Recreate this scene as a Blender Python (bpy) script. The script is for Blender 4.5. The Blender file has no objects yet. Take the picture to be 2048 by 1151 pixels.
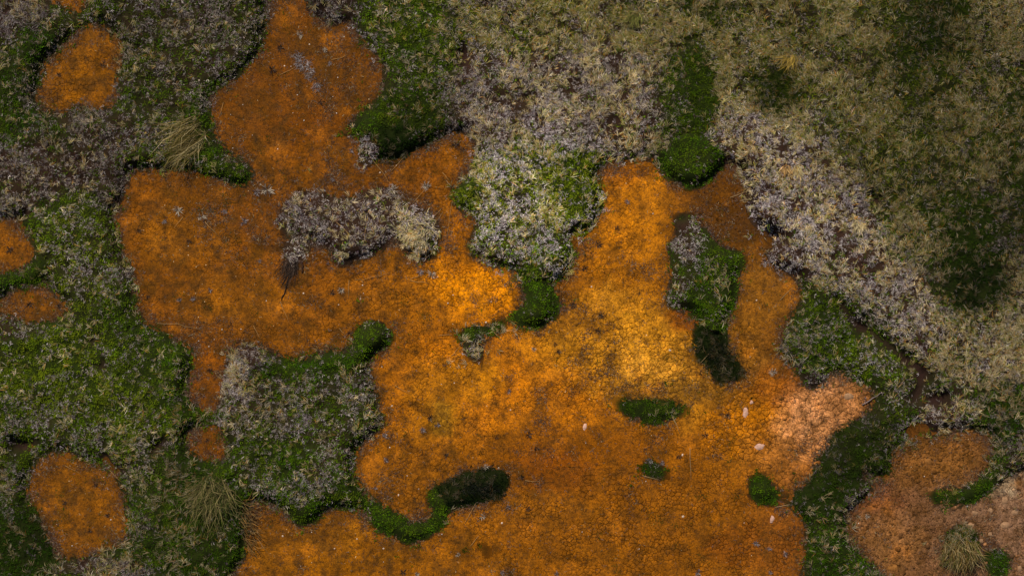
import bpy, math, random
import numpy as np

rng = np.random.default_rng(11)
random.seed(11)
scene = bpy.context.scene

# ---------------------------------------------------------------- camera, sky, sun, exposure
U = 0.005                      # metres per photograph pixel on the mud
CAMZ = 20.0
cam = bpy.data.cameras.new('camera')
camo = bpy.data.objects.new('camera', cam)
scene.collection.objects.link(camo)
camo.location = (0, 0, CAMZ)
camo.rotation_euler = (0, 0, 0)
cam.sensor_width = 36.0
cam.lens = 36.0 * CAMZ / (2048 * U)
cam.clip_start = 0.1
cam.clip_end = 2000.0
scene.camera = camo

SUN_EL, SUN_AZ = math.radians(50), math.radians(-22)     # light from the top of the picture, a little from the left
world = bpy.data.worlds.new("World")
scene.world = world
world.use_nodes = True
wn = world.node_tree
bg = wn.nodes['Background']
sky = wn.nodes.new('ShaderNodeTexSky')
sky.sky_type = 'NISHITA'
sky.sun_disc = False
sky.sun_elevation = SUN_EL
sky.sun_rotation = SUN_AZ
wn.links.new(sky.outputs[0], bg.inputs[0])
bg.inputs[1].default_value = 0.05

sun = bpy.data.lights.new('sun', 'SUN')
sun.energy = 3.6
sun.angle = math.radians(0.5)
sun.color = (1.0, 0.95, 0.87)
suno = bpy.data.objects.new('sun', sun)
scene.collection.objects.link(suno)
suno.rotation_euler = (math.pi / 2 - SUN_EL, 0, math.pi - SUN_AZ)

scene.view_settings.view_transform = 'Standard'
scene.view_settings.look = 'None'
scene.view_settings.gamma = 1.0
scene.view_settings.use_curve_mapping = False
scene.view_settings.exposure = 0.0
COL = scene.collection

# ---------------------------------------------------------------- small helpers
def lin(c):
    c = np.asarray(c, dtype=float) / 255.0
    return np.where(c <= 0.04045, c / 12.92, ((c + 0.055) / 1.055) ** 2.4)

def hsh(ix, iy, seed):
    h = (ix.astype(np.int64) * 374761393 + iy.astype(np.int64) * 668265263 + seed * 1442695041) & 0xffffffff
    h = ((h ^ (h >> 13)) * 1274126177) & 0xffffffff
    h = (h ^ (h >> 16)) & 0xffffffff
    return h / 4294967295.0

def vnoise(x, y, s, seed):
    x = np.asarray(x) / s; y = np.asarray(y) / s
    ix = np.floor(x); iy = np.floor(y)
    fx = x - ix; fy = y - iy
    fx = fx * fx * (3 - 2 * fx); fy = fy * fy * (3 - 2 * fy)
    a = hsh(ix, iy, seed); b = hsh(ix + 1, iy, seed)
    c = hsh(ix, iy + 1, seed); d = hsh(ix + 1, iy + 1, seed)
    return (a * (1 - fx) + b * fx) * (1 - fy) + (c * (1 - fx) + d * fx) * fy

def fbm(x, y, s, seed, o=3):
    t = 0; a = 1; n = 0
    for k in range(o):
        t = t + a * vnoise(x, y, s / 2 ** k, seed + 17 * k); n += a; a *= 0.55
    return t / n * 2 - 1            # about -1..1

def sstep(a, b, x):
    t = np.clip((x - a) / (b - a), 0, 1)
    return t * t * (3 - 2 * t)

def clamp(x, a=0., b=1.): return np.clip(x, a, b)

# ---------------------------------------------------------------- rasters in photograph pixels
R = 4
X0, X1, Y0, Y1 = -160, 2208, -160, 1311
gx = np.arange(X0, X1 + 1, R); gy = np.arange(Y0, Y1 + 1, R)
GX, GY = np.meshgrid(gx.astype(float), gy.astype(float))
NX, NY = len(gx), len(gy)
WX = GX + 9 * fbm(GX, GY, 46, 1, 3) + 10 * fbm(GX, GY, 15, 2, 2)
WY = GY + 9 * fbm(GX, GY, 46, 3, 3) + 10 * fbm(GX, GY, 15, 4, 2)

def poly(pts, x=WX, y=WY):
    pts = np.array(pts, float)
    inside = np.zeros(x.shape, bool)
    xa, ya = pts[:, 0], pts[:, 1]
    n = len(pts); j = n - 1
    for i in range(n):
        if ya[i] != ya[j]:
            c = ((ya[i] > y) != (ya[j] > y)) & (x < (xa[j] - xa[i]) * (y - ya[i]) / (ya[j] - ya[i]) + xa[i])
            inside ^= c
        j = i
    return inside.astype(float)

def blur(a, r):
    r = max(1, int(round(r / R)))
    for _ in range(3):
        for ax in (0, 1):
            p = np.pad(a, [(r + 1, r) if k == ax else (0, 0) for k in (0, 1)], mode='edge')
            c = np.cumsum(p, axis=ax)
            n = a.shape[ax]
            w = 2 * r + 1
            a = (np.take(c, range(w, w + n), axis=ax) - np.take(c, range(0, n), axis=ax)) / w
    return a

def E(cx, cy, rx, ry, rot=0, soft=0.45):
    c, s = math.cos(math.radians(rot)), math.sin(math.radians(rot))
    wx = GX + (WX - GX) * 1.8; wy = GY + (WY - GY) * 1.8
    dx, dy = wx - cx, wy - cy
    u = (dx * c + dy * s) / rx; v = (-dx * s + dy * c) / ry
    return 1 - sstep(1 - soft, 1 + soft, np.sqrt(u * u + v * v))

def samp(a, px, py):
    fx = clamp((np.asarray(px) - X0) / R, 0, NX - 1.001); fy = clamp((np.asarray(py) - Y0) / R, 0, NY - 1.001)
    ix = fx.astype(int); iy = fy.astype(int); fx = fx - ix; fy = fy - iy
    if a.ndim == 3: fx = fx[:, None]; fy = fy[:, None]
    return (a[iy, ix] * (1 - fx) + a[iy, ix + 1] * fx) * (1 - fy) + (a[iy + 1, ix] * (1 - fx) + a[iy + 1, ix + 1] * fx) * fy

def sampn(a, px, py):
    ix = clamp(np.rint((px - X0) / R), 0, NX - 1).astype(int); iy = clamp(np.rint((py - Y0) / R), 0, NY - 1).astype(int)
    return a[iy, ix]

# ---- bare mud
MUD = {
 'top_left_sliver': [(78,-200),(80,0),(100,12),(130,25),(150,34),(165,22),(176,0),(180,-200)],
 'top_left': [(169,44),(190,44),(217,51),(230,68),(247,85),(251,119),(247,135),(242,159),(244,180),(242,203),(234,220),(203,227),(183,220),(159,217),(142,224),(119,234),(98,230),(78,227),(68,217),(68,190),(75,163),(81,135),(102,105),(125,85),(146,64),(163,54)],
 'main': [(535,-200),(532,40),(522,90),(505,125),(470,160),(440,172),(420,185),(417,210),(420,240),(435,275),(455,300),(485,325),(508,340),(514,352),(500,368),(482,374),(455,366),(430,356),(410,346),(370,338),(300,332),(255,332),(247,350),(245,400),(222,430),(232,462),(242,490),(255,512),(255,540),(262,570),(265,600),(275,630),(290,650),(320,668),(350,682),(392,692),(388,715),(376,745),(380,780),(388,805),(402,822),(430,826),(446,810),(452,780),(453,740),(448,700),(480,693),(520,697),(550,706),(590,720),(606,724),(622,710),(650,700),(690,700),(708,690),(706,680),(715,660),(735,643),(750,640),(765,650),(780,665),(783,680),(770,690),(750,698),(742,720),(735,750),(740,790),(747,802),(770,845),(766,858),(750,870),(730,888),(712,900),(705,915),(705,938),(712,962),(733,990),(752,996),(748,1010),(735,1018),(715,1014),(690,1012),(655,1012),(640,1030),(615,1048),(590,1045),(583,1025),(580,1010),(556,1012),(535,1002),(512,992),(500,1004),(495,1040),(485,1080),(490,1100),(478,1130),(462,1160),(430,1400),
   (1600,1400),(1606,1151),(1613,1120),(1622,1080),(1626,1042),(1600,1025),(1575,1000),(1582,993),(1608,982),(1624,958),(1646,916),(1664,880),(1690,852),(1720,835),(1742,812),(1752,790),(1740,770),(1700,762),(1692,742),(1675,728),(1662,738),(1640,775),(1615,775),(1605,762),(1600,737),(1580,722),(1562,712),(1565,690),(1580,660),(1590,620),(1606,582),(1606,556),(1577,546),(1556,532),(1530,520),(1520,512),(1546,500),(1563,482),(1560,470),(1530,460),(1512,440),(1500,400),(1490,362),(1470,330),(1453,312),(1448,332),(1436,346),(1400,366),(1370,370),(1340,360),(1325,345),(1320,325),(1302,304),(1270,318),(1240,318),(1215,320),(1190,335),(1188,360),(1197,382),(1200,412),(1190,440),(1175,458),(1160,470),(1150,492),(1150,520),(1132,540),(1096,552),(1092,562),(1105,580),(1118,605),(1110,630),(1095,650),(1075,655),(1060,648),(1048,632),(1055,600),(1050,580),(1045,555),(1040,540),(1035,532),(1000,530),(970,532),(947,517),(938,502),(942,482),(958,442),(930,424),(905,412),(899,392),(915,365),(945,340),(960,312),(956,290),(956,270),(930,262),(905,262),(870,277),(830,307),(790,322),(760,310),(735,285),(715,268),(690,276),(668,266),(690,252),(715,234),(740,214),(765,195),(775,175),(778,155),(765,130),(750,102),(730,95),(708,70),(716,45),(705,35),(660,45),(625,30),(612,0),(612,-200)],
 'left_edge': [(-300,425),(0,425),(20,430),(45,445),(70,460),(77,480),(75,500),(65,530),(50,545),(35,552),(20,548),(0,545),(-300,545)],
 'left_lower': [(-300,590),(0,590),(20,582),(45,578),(60,573),(78,560),(93,548),(105,550),(108,570),(115,590),(130,600),(142,612),(145,625),(125,640),(90,646),(50,650),(20,640),(0,638),(-300,638)],
 'neck': [(375,860),(400,845),(432,841),(445,860),(450,880),(462,908),(445,925),(415,922),(390,910),(368,892)],
 'bottom_left': [(112,894),(136,896),(163,909),(190,928),(217,937),(238,954),(251,977),(260,998),(265,1032),(267,1052),(265,1072),(248,1086),(217,1103),(190,1113),(170,1125),(149,1117),(122,1117),(102,1113),(98,1086),(85,1059),(68,1025),(54,1005),(51,977),(54,943),(68,923),(92,909)],
 'right_rubble': [(1768,905),(1799,886),(1840,877),(1867,870),(1908,858),(1952,855),(1975,858),(1986,879),(1988,906),(1982,937),(1972,954),(1942,964),(1921,977),(1891,986),(1862,984),(1868,998),(1908,1011),(1942,1005),(1965,991),(1992,971),(2016,950),(2043,940),(2300,900),(2300,1400),(1790,1400),(1778,1151),(1751,1137),(1721,1123),(1700,1100),(1690,1076),(1683,1052),(1687,1032),(1704,1018),(1738,998),(1745,977),(1722,955),(1721,930),(1745,948),(1775,950),(1790,940)],
}
V = np.ones_like(GX)
for k, p in MUD.items(): V[poly(p) > 0] = 0
# peat seam between the grassy bank and the green slope
seam = [(1655,588),(1672,592),(1700,622),(1745,662),(1790,700),(1835,728),(1862,735),(1850,765),(1835,800),(1812,806),(1828,770),(1830,748),(1790,716),(1740,676),(1690,634)]
SEAM = poly(seam)
# small dark peat holes
HOLES = clamp(E(40,880,26,14) + E(215,912,22,10,20) + E(245,940,14,12) + E(320,888,16,8,-40) + E(1445,500*0+0,1,1)*0 + E(1880,790,28,14,-30) + E(1830,855,22,12) + E(1148,470,8,26,0)*.9
    + E(930,110,12,20) + E(1740,395,26,8,40)*.8 + E(60,420,20,8,30)*.7 + E(180,690,10,12) + E(190,730,14,8)*.8, 0, 1)

# ---- plants standing by themselves: name, label, polygon, channels
#   channels: g moss, t grey twigs, s straw, lum brightness, pale (twig tone), h height (m)
def ell(cx, cy, rx, ry, rot=0, n=14):
    c, s = math.cos(math.radians(rot)), math.sin(math.radians(rot))
    return [(cx + rx * math.cos(a) * c - ry * math.sin(a) * s, cy + rx * math.cos(a) * s + ry * math.sin(a) * c) for a in [2 * math.pi * k / n for k in range(n)]]

PL = [
 ('heather_shrub','large grey lilac heather shrub sprawling over the orange mud left of the straw-topped bush','shrub',
  [(564,440),(575,405),(602,387),(642,394),(676,400),(717,403),(730,385),(757,373),(791,388),(800,417),(796,448),(778,465),(768,492),(740,505),(712,512),(690,526),(670,509),(666,492),(635,485),(620,466),(595,468),(568,461)], dict(g=.06,t=.85,s=.12,lum=.86,pale=.45,h=.09)),
 ('heather_bush','round straw-topped bush on the mud at the right end of the big grey shrub','shrub',
  [(800,430),(822,421),(850,424),(868,440),(877,468),(874,495),(860,512),(840,520),(815,505),(800,485),(795,455)], dict(g=.12,t=.8,s=.7,lum=1.05,pale=.7,h=.12)),
 ('heather_sprig','small grey heather sprig on the mud below the left end of the big grey shrub','shrub',
  [(566,488),(582,476),(605,478),(612,495),(606,515),(592,527),(575,520),(566,505)], dict(g=.1,t=1,s=0,lum=.9,pale=.6,h=.09)),
 ('moss_island','large green moss island with a grey left flank standing alone in the orange mud','moss mound',
  [(1366,424),(1386,431),(1400,451),(1420,482),(1450,505),(1474,505),(1488,522),(1481,539),(1467,549),(1474,570),(1471,597),(1461,617),(1457,644),(1450,668),(1430,668),(1417,651),(1403,641),(1383,620),(1342,617),(1340,600),(1349,570),(1342,543),(1339,515),(1342,488),(1360,475),(1349,441)], dict(g=1,t=.12,s=.06,lum=.66,pale=.6,h=.12)),
 ('sedge_tussock','almost black sedge tussock on the mud directly below the tip of the moss island','tussock',
  [(1394,660),(1384,690),(1392,714),(1417,726),(1424,746),(1444,759),(1474,757),(1487,746),(1481,729),(1458,718),(1455,692),(1447,668),(1425,655)], dict(g=.9,t=.0,s=.3,lum=.12,pale=.2,h=.05,dk=1)),
 ('moss_strip','narrow tapering bright green moss strip lying across the middle of the cracked mud','moss mound',
  [(1214,792),(1238,797),(1265,804),(1289,804),(1316,804),(1343,813),(1367,814),(1376,808),(1380,822),(1360,833),(1333,840),(1306,847),(1289,842),(1265,831),(1245,821),(1224,808)], dict(g=1,t=.02,s=.05,lum=.42,pale=.4,h=.05)),
 ('moss_streak','smallest dull green moss streak on the mud below the bright tapering strip','moss mound',
  [(1279,935),(1306,931),(1336,935),(1341,946),(1326,951),(1299,950),(1282,946)], dict(g=.9,t=.1,s=.05,lum=.38,pale=.3,h=.05)),
 ('moss_cushion','small oval bright green moss cushion on the mud left of the dark leafy slope','moss mound',
  [(1496,956),(1520,952),(1541,969),(1562,994),(1548,1006),(1520,1001),(1503,984)], dict(g=1,t=.0,s=.0,lum=.5,pale=.3,h=.05)),
 ('moss_crescent','green moss crescent curving under the round bay of orange mud','moss mound',
  [(738,1016),(745,1048),(780,1068),(812,1076),(850,1070),(886,1054),(897,1034),(893,1010),(896,985),(872,978),(864,990),(872,1006),(880,1020),(868,1036),(842,1044),(802,1040),(772,1026),(752,1006)], dict(g=1,t=.0,s=.0,lum=.55,pale=.3,h=.09)),
 ('sedge_tussock','black green sedge tussock joined to the upper right end of the moss crescent','tussock',
  [(880,980),(905,962),(940,946),(972,938),(1024,957),(1002,994),(950,1004),(905,1012),(886,1004)], dict(g=.9,t=.0,s=.3,lum=.10,pale=.2,h=.05,dk=1)),
 ('moss_ribbon','thin curved moss ribbon on the orange mud left of the green drop-shaped clump','moss mound',
  [(908,664),(935,661),(965,655),(985,642),(1003,636),(1010,645),(1003,660),(985,668),(955,675),(930,682),(914,676)], dict(g=.95,t=.1,s=.15,lum=.55,pale=.4,h=.06)),
 ('moss_clump','green drop-shaped moss clump hanging from the foot of the pale lichen cushion','moss mound',
  [(1052,575),(1075,560),(1095,566),(1106,580),(1119,605),(1111,630),(1095,651),(1075,656),(1058,648),(1030,641),(1012,632),(1030,622),(1050,610)], dict(g=1,t=.08,s=.0,lum=.7,pale=.4,h=.10)),
 ('moss_clump','round dark green moss clump bulging into the mud below the tall green patch','moss mound',
  ell(1384,320,66,50), dict(g=1,t=.03,s=.0,lum=.6,pale=.5,h=.14)),
 ('moss_clump','knob-shaped bright moss clump at the upper right end of the mossy bank edge','moss mound',
  [(706,682),(715,660),(735,643),(750,640),(765,650),(781,665),(784,680),(770,691),(750,699),(735,715),(715,712),(705,700)], dict(g=1,t=.02,s=.0,lum=.75,pale=.4,h=.11)),
 ('moss_clump','rounded green moss clump jutting below the peninsula beside the narrow mud inlet','moss mound',
  [(583,1010),(600,1000),(635,1000),(652,1012),(640,1030),(615,1049),(590,1046)], dict(g=1,t=.02,s=.0,lum=.55,pale=.4,h=.10)),
 ('moss_clump','tiny blurred dark moss clump on the mud near the bottom centre','moss mound',
  [(958,1084),(968,1084),(978,1104),(974,1112),(964,1106)], dict(g=.8,t=.1,s=.0,lum=.3,pale=.4,h=.04)),
 ('moss_crescent','dark green moss crescent wrapped round the lower right of the crumbly brown mound','moss mound',
  [(1862,984),(1891,990),(1921,981),(1944,967),(1974,956),(1986,938),(1998,935),(1992,965),(1965,991),(1942,1006),(1908,1012),(1874,1000)], dict(g=1,t=.04,s=.1,lum=.42,pale=.4,h=.08)),
 ('heather_knot','small dark knot of grey heather at the mud edge left of the pink crust','shrub',
  [(1605,738),(1620,735),(1640,742),(1642,770),(1630,780),(1612,775),(1604,758)], dict(g=.15,t=.7,s=.0,lum=.55,pale=.4,h=.09)),
 ('grass_tussock','green tussock with long straw blades drooping to the bottom edge on brown mud','grass tussock',
  [(1896,1062),(1915,1056),(1945,1068),(1958,1085),(1955,1110),(1930,1135),(1900,1130),(1888,1100)], dict(g=.75,t=.2,s=.6,lum=.42,pale=.6,h=.10)),
 ('moss_clump','low green clump with grey tips in the bottom right corner beside the straw tussock','moss mound',
  [(1974,1112),(1990,1105),(2008,1106),(2022,1112),(2016,1128),(2002,1146),(1985,1150),(1974,1135)], dict(g=.9,t=.2,s=.0,lum=.45,pale=.6,h=.06)),
 ('sedge_tussock','tiny pale sedge tussock of stiff blades hanging below the thin moss ribbon','tussock',
  [(930,682),(955,676),(968,690),(960,715),(947,730),(936,715)], dict(g=.3,t=.4,s=.9,lum=.75,pale=.5,h=.05)),
 ('heather_sprig','small pale twiggy heather sprig by the dark green triangle above the mud','shrub',
  [(720,285),(740,278),(758,290),(752,315),(735,335),(722,318)], dict(g=.1,t=.8,s=.1,lum=.75,pale=.9,h=.06)),
 ('moss_strip','dark green moss strip curving between the two mud pools at the left edge','moss mound',
  [(-6,546),(20,550),(40,553),(58,543),(72,518),(92,512),(104,524),(96,545),(78,562),(55,573),(20,578),(-6,574)], dict(g=1,t=.04,s=.03,lum=.5,pale=.4,h=.10)),
]
ID = np.zeros(GX.shape, int)
for i, p in enumerate(PL):
    m = poly(p[3]) > 0
    ID[m] = i + 1
    V[m] = 1
HOLEV = (SEAM > 0) | (HOLES > .55)

# ---- ground-cover composition, painted in order
CH = ['g', 't', 's', 'lum', 'pale', 'h', 'olive']
ch = {k: np.zeros_like(GX) for k in CH}
for k, v in dict(g=.35, t=.55, s=.25, lum=.62, pale=.45, h=.095, olive=.4).items(): ch[k] += v
def paint(w, **kw):
    for k, v in kw.items(): ch[k] += (v - ch[k]) * w
MIX = dict(g=.75, t=.36, s=.10, lum=.66, pale=.6, olive=.42)
HEATH = dict(g=.08, t=1., s=.12, lum=.68, pale=.45, olive=.3)
MOSS = dict(g=1., t=.06, s=.06, lum=.90, pale=.6, olive=.34)
DMOSS_SHADE = dict(g=1., t=.06, s=.1, lum=.45, pale=.4, olive=.1)  # dark moss, used as well to paint the shade at upper right
STRAW = dict(g=.3, t=.35, s=1., lum=.72, pale=.5, olive=.6)
def Z(cx, cy, rx, ry, rot, base, op=1., soft=.45, **kw):
    d = dict(base); d.update(kw); paint(E(cx, cy, rx, ry, rot, soft) * op, **d)
# left
Z(250,150,330,240,0, MIX, lum=.52)
Z(30,30,70,50,0, HEATH, lum=.5, s=.4)
Z(72,95,30,45,20, DMOSS_SHADE, lum=.5); Z(20,170,40,40,0, DMOSS_SHADE, .8, lum=.5); Z(60,255,60,32,0, DMOSS_SHADE, lum=.48)
Z(330,60,120,70,0, MIX, g=.5, lum=.48); Z(440,60,70,90,0, HEATH, .8, lum=.55, g=.3)
Z(330,180,90,100,30, MIX, g=.55, lum=.55); Z(405,280,34,60,-30, DMOSS_SHADE, .9, lum=.5); Z(460,345,60,22,25, MOSS, lum=.55)
Z(110,350,160,75,0, HEATH, lum=.55); Z(215,390,60,70,0, HEATH, lum=.45); Z(190,260,120,40,0, HEATH, .8, lum=.5, g=.2)
Z(160,520,90,130,10, MIX, g=.7, t=.55, lum=.62, olive=.6)
Z(115,450,60,50,0, MOSS, .8, lum=.58); Z(210,480,40,80,0, MIX, .9, pale=.7, lum=.72, g=.5)
Z(170,760,260,150,0, MOSS, g=1., t=.10, lum=.78, olive=.6)
Z(320,690,110,40,30, MOSS, lum=.6, t=.05, olive=.3); Z(250,610,30,60,-15, MOSS, .8, lum=.55)
Z(40,660,60,16,0, HEATH, .8, lum=.6); Z(370,770,50,120,0, DMOSS_SHADE, .5, lum=.45)
Z(200,890,120,40,0, MIX, .8, lum=.6, t=.7); Z(60,840,120,50,0, MIX, .5, lum=.6, t=.6)
Z(50,1080,90,110,0, DMOSS_SHADE, lum=.30); Z(30,960,40,60,0, MIX,.7, lum=.45)
Z(350,1060,170,130,0, DMOSS_SHADE, lum=.42, s=.22, olive=.3); Z(430,960,90,90,0, DMOSS_SHADE, .8, lum=.38, s=.2)
Z(280,1010,40,60,0, MIX, .6, lum=.5); Z(200,1130,90,25,0, HEATH, .8, lum=.5, s=.4); Z(400,830,60,60,0,DMOSS_SHADE,.5,lum=.45,s=.3)
# peninsula
Z(600,880,170,150,0, MOSS, g=.8, t=.35, lum=.62); Z(520,790,110,90,20, MIX, .9, t=.7, lum=.66, g=.4, s=.2)
Z(480,740,70,50,0, HEATH, s=.5, lum=.72, pale=.6); Z(640,735,130,34,-8, MOSS, lum=.52, t=.03, olive=.2)
Z(640,880,60,100,-10, HEATH, .9, lum=.75, pale=.55); Z(710,770,40,30,0, HEATH,.8, lum=.65, pale=.6); Z(560,970,60,50,0, MIX,.7,lum=.55)
Z(700,980,60,40,0, MOSS,lum=.45,t=.05); Z(550,900,70,50,0,MOSS,.8,lum=.55)
# top centre
Z(840,110,130,130,0, MOSS, lum=.62, t=.16, s=.12, olive=.6); Z(740,40,50,80,0, MIX, .8, g=.7, lum=.7, pale=.8)
Z(800,150,40,90,-20, MIX,.7, g=.6, lum=.65); Z(925,120,34,80,0, HEATH, .9, lum=.5, pale=.3)
Z(900,230,60,50,0, HEATH, .9, lum=.5, g=.3); Z(800,250,100,62,-20, DMOSS_SHADE, lum=.32, s=.12, olive=.5); Z(740,245,70,22,-32, MOSS, .9, lum=.52, t=.03)
Z(800,290,50,34,0, DMOSS_SHADE, lum=.16); Z(660,15,60,40,0, HEATH, lum=.5)
Z(1130,60,240,120,0, STRAW, lum=.62, olive=.9, g=.3); Z(1000,120,80,120,0, STRAW, .8, lum=.7, t=.6)
Z(1160,200,200,100,0, HEATH, s=.55, lum=.82, pale=.5); Z(1190,212,60,16,0, STRAW, .7, olive=1., lum=.8)
Z(1000,220,60,90,0, HEATH, lum=.85, pale=.6, s=.3); Z(1240,270,80,50,0, HEATH,.8, s=.35, lum=.75, g=.15)
Z(1075,390,140,150,0, MIX, g=.95, t=.62, s=.40, lum=1.25, pale=.95, olive=.9, h=.17, soft=.3)
Z(1000,430,60,100,0, MIX, .8, g=.45, t=1, lum=1.4, pale=1., olive=.8); Z(1150,370,40,60,0, MOSS,.8, lum=.8, olive=.7); Z(1060,500,90,50,0, MIX, .8, g=.55,t=.9,lum=.9,pale=.8)
Z(925,395,28,26,0, MOSS, .9, lum=.85, olive=.8); Z(1055,560,30,40,0, MOSS,.8,lum=.6)

# right half; cloud-like shade at upper right is painted into the plant colours
Z(1600,150,200,210,0, STRAW, lum=.55, olive=.75, t=.35, g=.4); Z(1470,60,120,60,0, STRAW, lum=.58, olive=.6, t=.45)
Z(1410,15,60,34,0, DMOSS_SHADE, .8, lum=.22, s=.4); Z(1270,20,30,20,0,DMOSS_SHADE,.5,lum=.3,s=.5)
Z(1540,190,62,60,0, DMOSS_SHADE, .9, lum=.24, s=.4, olive=.8)
Z(1480,250,70,80,0, STRAW, .9, lum=.8, pale=.6, olive=.6, t=.6)
Z(1600,400,190,150,38, HEATH, s=.62, lum=.80, pale=.7, olive=.6, h=.17); Z(1720,500,230,90,42, HEATH, s=.5, lum=.70, pale=.6, olive=.4, h=.16)
Z(1560,390,60,110,-20, HEATH, .9, s=.4, lum=.92, pale=.85); Z(1570,520,50,40,30, HEATH, .9, s=.15, lum=.85, pale=.8, h=.15)
Z(1830,640,120,60,42, HEATH, s=.35, lum=.8, pale=.6); Z(1650,560,60,26,40,HEATH,.6,s=.4,lum=.8)
Z(1880,150,190,180,0, STRAW, lum=.36, g=.55, olive=.9, t=.3); Z(1850,60,100,70,0, DMOSS_SHADE, .85, lum=.20, s=.35, olive=.7)  # upper right dimmed: cloud-like shade put into plant brightness
Z(1990,120,80,110,0, STRAW, .8, lum=.48, g=.4, t=.5, olive=.5); Z(1760,300,70,60,30, STRAW, .7, lum=.42, g=.6)
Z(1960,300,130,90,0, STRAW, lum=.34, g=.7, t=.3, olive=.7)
Z(1870,380,60,110,-25, DMOSS_SHADE, .9, lum=.34, s=.3, olive=.4); Z(1930,500,90,130,-20, DMOSS_SHADE, lum=.22, s=.12, olive=.2)  # dark right-hand patches: shade painted as near-black green
Z(1950,560,60,60,0, DMOSS_SHADE, lum=.14, s=.1); Z(2020,420,50,90,0, HEATH, .8, lum=.18, g=.5); Z(1750,390,70,26,42, HEATH, .8, lum=.4)
Z(1820,470,50,80,-30, STRAW, .8, lum=.5, g=.5, t=.5)
Z(1980,680,160,90,-10, STRAW, lum=.66, t=.6, g=.25, olive=.5); Z(2030,560,50,60,0, STRAW,.9,lum=.55,olive=.6,t=.4); Z(1900,620,60,40,0,MIX,.7,lum=.5)
Z(1700,680,130,80,42, MOSS, lum=.58, t=.28, olive=.4, soft=.3); Z(1760,730,90,50,30, MIX, .8, g=.7, lum=.75, pale=.8, olive=.5)
Z(1610,690,34,50,20, MIX,.8, lum=.6, pale=.6)
Z(1850,830,90,40,10, HEATH, lum=.72, pale=.6, g=.2); Z(1790,800,50,40,0, MIX, .8, lum=.55)
Z(1890,770,60,34,-20, MOSS, .6, lum=.55); Z(1960,760,90,40,-30, HEATH, .7, s=.5, lum=.62)
Z(2020,850,60,90,0, DMOSS_SHADE, lum=.33, s=.35, t=.35); Z(2000,800,60,50,0, DMOSS_SHADE,.6,lum=.36,s=.4)
Z(1700,920,80,110,30, DMOSS_SHADE, lum=.24, s=.1, t=.12, olive=.5); Z(1740,870,50,50,0, DMOSS_SHADE,.8,lum=.3,t=.3,olive=.6); Z(1650,1000,70,40,0, DMOSS_SHADE,.8,lum=.28)
Z(1680,1100,90,70,30, DMOSS_SHADE, lum=.46, t=.1); Z(1722,1000,26,50,10, HEATH, .9, lum=.6, pale=.5)
Z(2040,900,40,40,0, HEATH,.8,lum=.5)
Z(1372,205,62,116,0, DMOSS_SHADE, soft=.22, lum=.40, t=.12, s=.05, g=.95, olive=.35); Z(1345,270,44,34,0, MIX, .6, lum=.5, t=.3, g=.7)
Z(1960,270,110,90,0, STRAW, .6, lum=.48, g=.4, t=.4, olive=.5)
Z(1860,110,110,110,0, DMOSS_SHADE, .75, lum=.28, s=.4, olive=.8); Z(1920,470,80,150,-18, DMOSS_SHADE, .9, lum=.24, s=.2, t=.1, olive=.3)  # second pass over the shade painted at upper right
Z(1950,570,60,50,0, DMOSS_SHADE, .9, lum=.14, s=.1, t=.05); Z(2030,420,60,110,0, HEATH, .85, lum=.26, g=.5); Z(1545,190,50,46,0, DMOSS_SHADE, .8, lum=.22, s=.4, t=.1, olive=.8)
Z(1800,440,44,110,-38, STRAW, .6, lum=.45, g=.6, t=.4, olive=.5); Z(960,180,40,60,0,HEATH,.8,lum=.6,s=.2)
Z(1850,100,90,80,0, DMOSS_SHADE, .85, lum=.18, s=.3, t=.1, olive=.6); Z(640,880,60,100,-10, MIX, .7, g=.6, t=.6, lum=.62)
Z(620,820,120,70,0, MIX, .6, g=.65, t=.5, lum=.62); Z(850,100,70,110,0, MOSS, .7, lum=.52, t=.15); Z(150,490,70,110,5, MIX, .8, lum=.80, g=.75, olive=.65, pale=.6)
Z(170,740,220,110,0, MOSS, .5, lum=.68, g=.95, t=.25, olive=.7)
Z(1840,270,160,150,0, STRAW, .85, lum=.38, g=.75, t=.18, s=.6, olive=.8); Z(1500,60,160,70,0, STRAW, .5, lum=.52, g=.6, t=.3, olive=.9); Z(1990,160,90,160,0, STRAW, .7, lum=.44, g=.6, t=.25, olive=.6); Z(2010,300,60,90,0, STRAW, .8, lum=.36, g=.6, t=.2, olive=.6)  # first patch deepens the painted upper-right shade
Z(1680,60,120,70,0, STRAW, .6, lum=.5, g=.5, t=.2, olive=.8); Z(1720,230,90,70,0, STRAW, .6, lum=.5, g=.5, t=.25, olive=.8)
Z(1610,430,215,80,40, HEATH, .85, s=.26, lum=.96, pale=.82, g=.04); Z(1790,600,150,56,42, HEATH, .8, s=.18, lum=.84, pale=.7, g=.06)
Z(2035,330,40,160,0, DMOSS_SHADE, .6, lum=.24, s=.4, olive=.7)
Z(1130,215,190,85,-8, HEATH, .8, s=.26, lum=.86, pale=.62, g=.08); Z(1500,290,70,60,35, HEATH, .7, s=.3, lum=.86, pale=.72, g=.05); Z(1020,170,70,70,0, HEATH, .6, s=.25, lum=.82, pale=.6)
IDH = np.zeros_like(GX)
for i, p in enumerate(PL):
    m = ID == i + 1
    for k, v in p[4].items():
        if k in ch: ch[k][m] = v
ch['olive'][ID > 0] = .25
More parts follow.
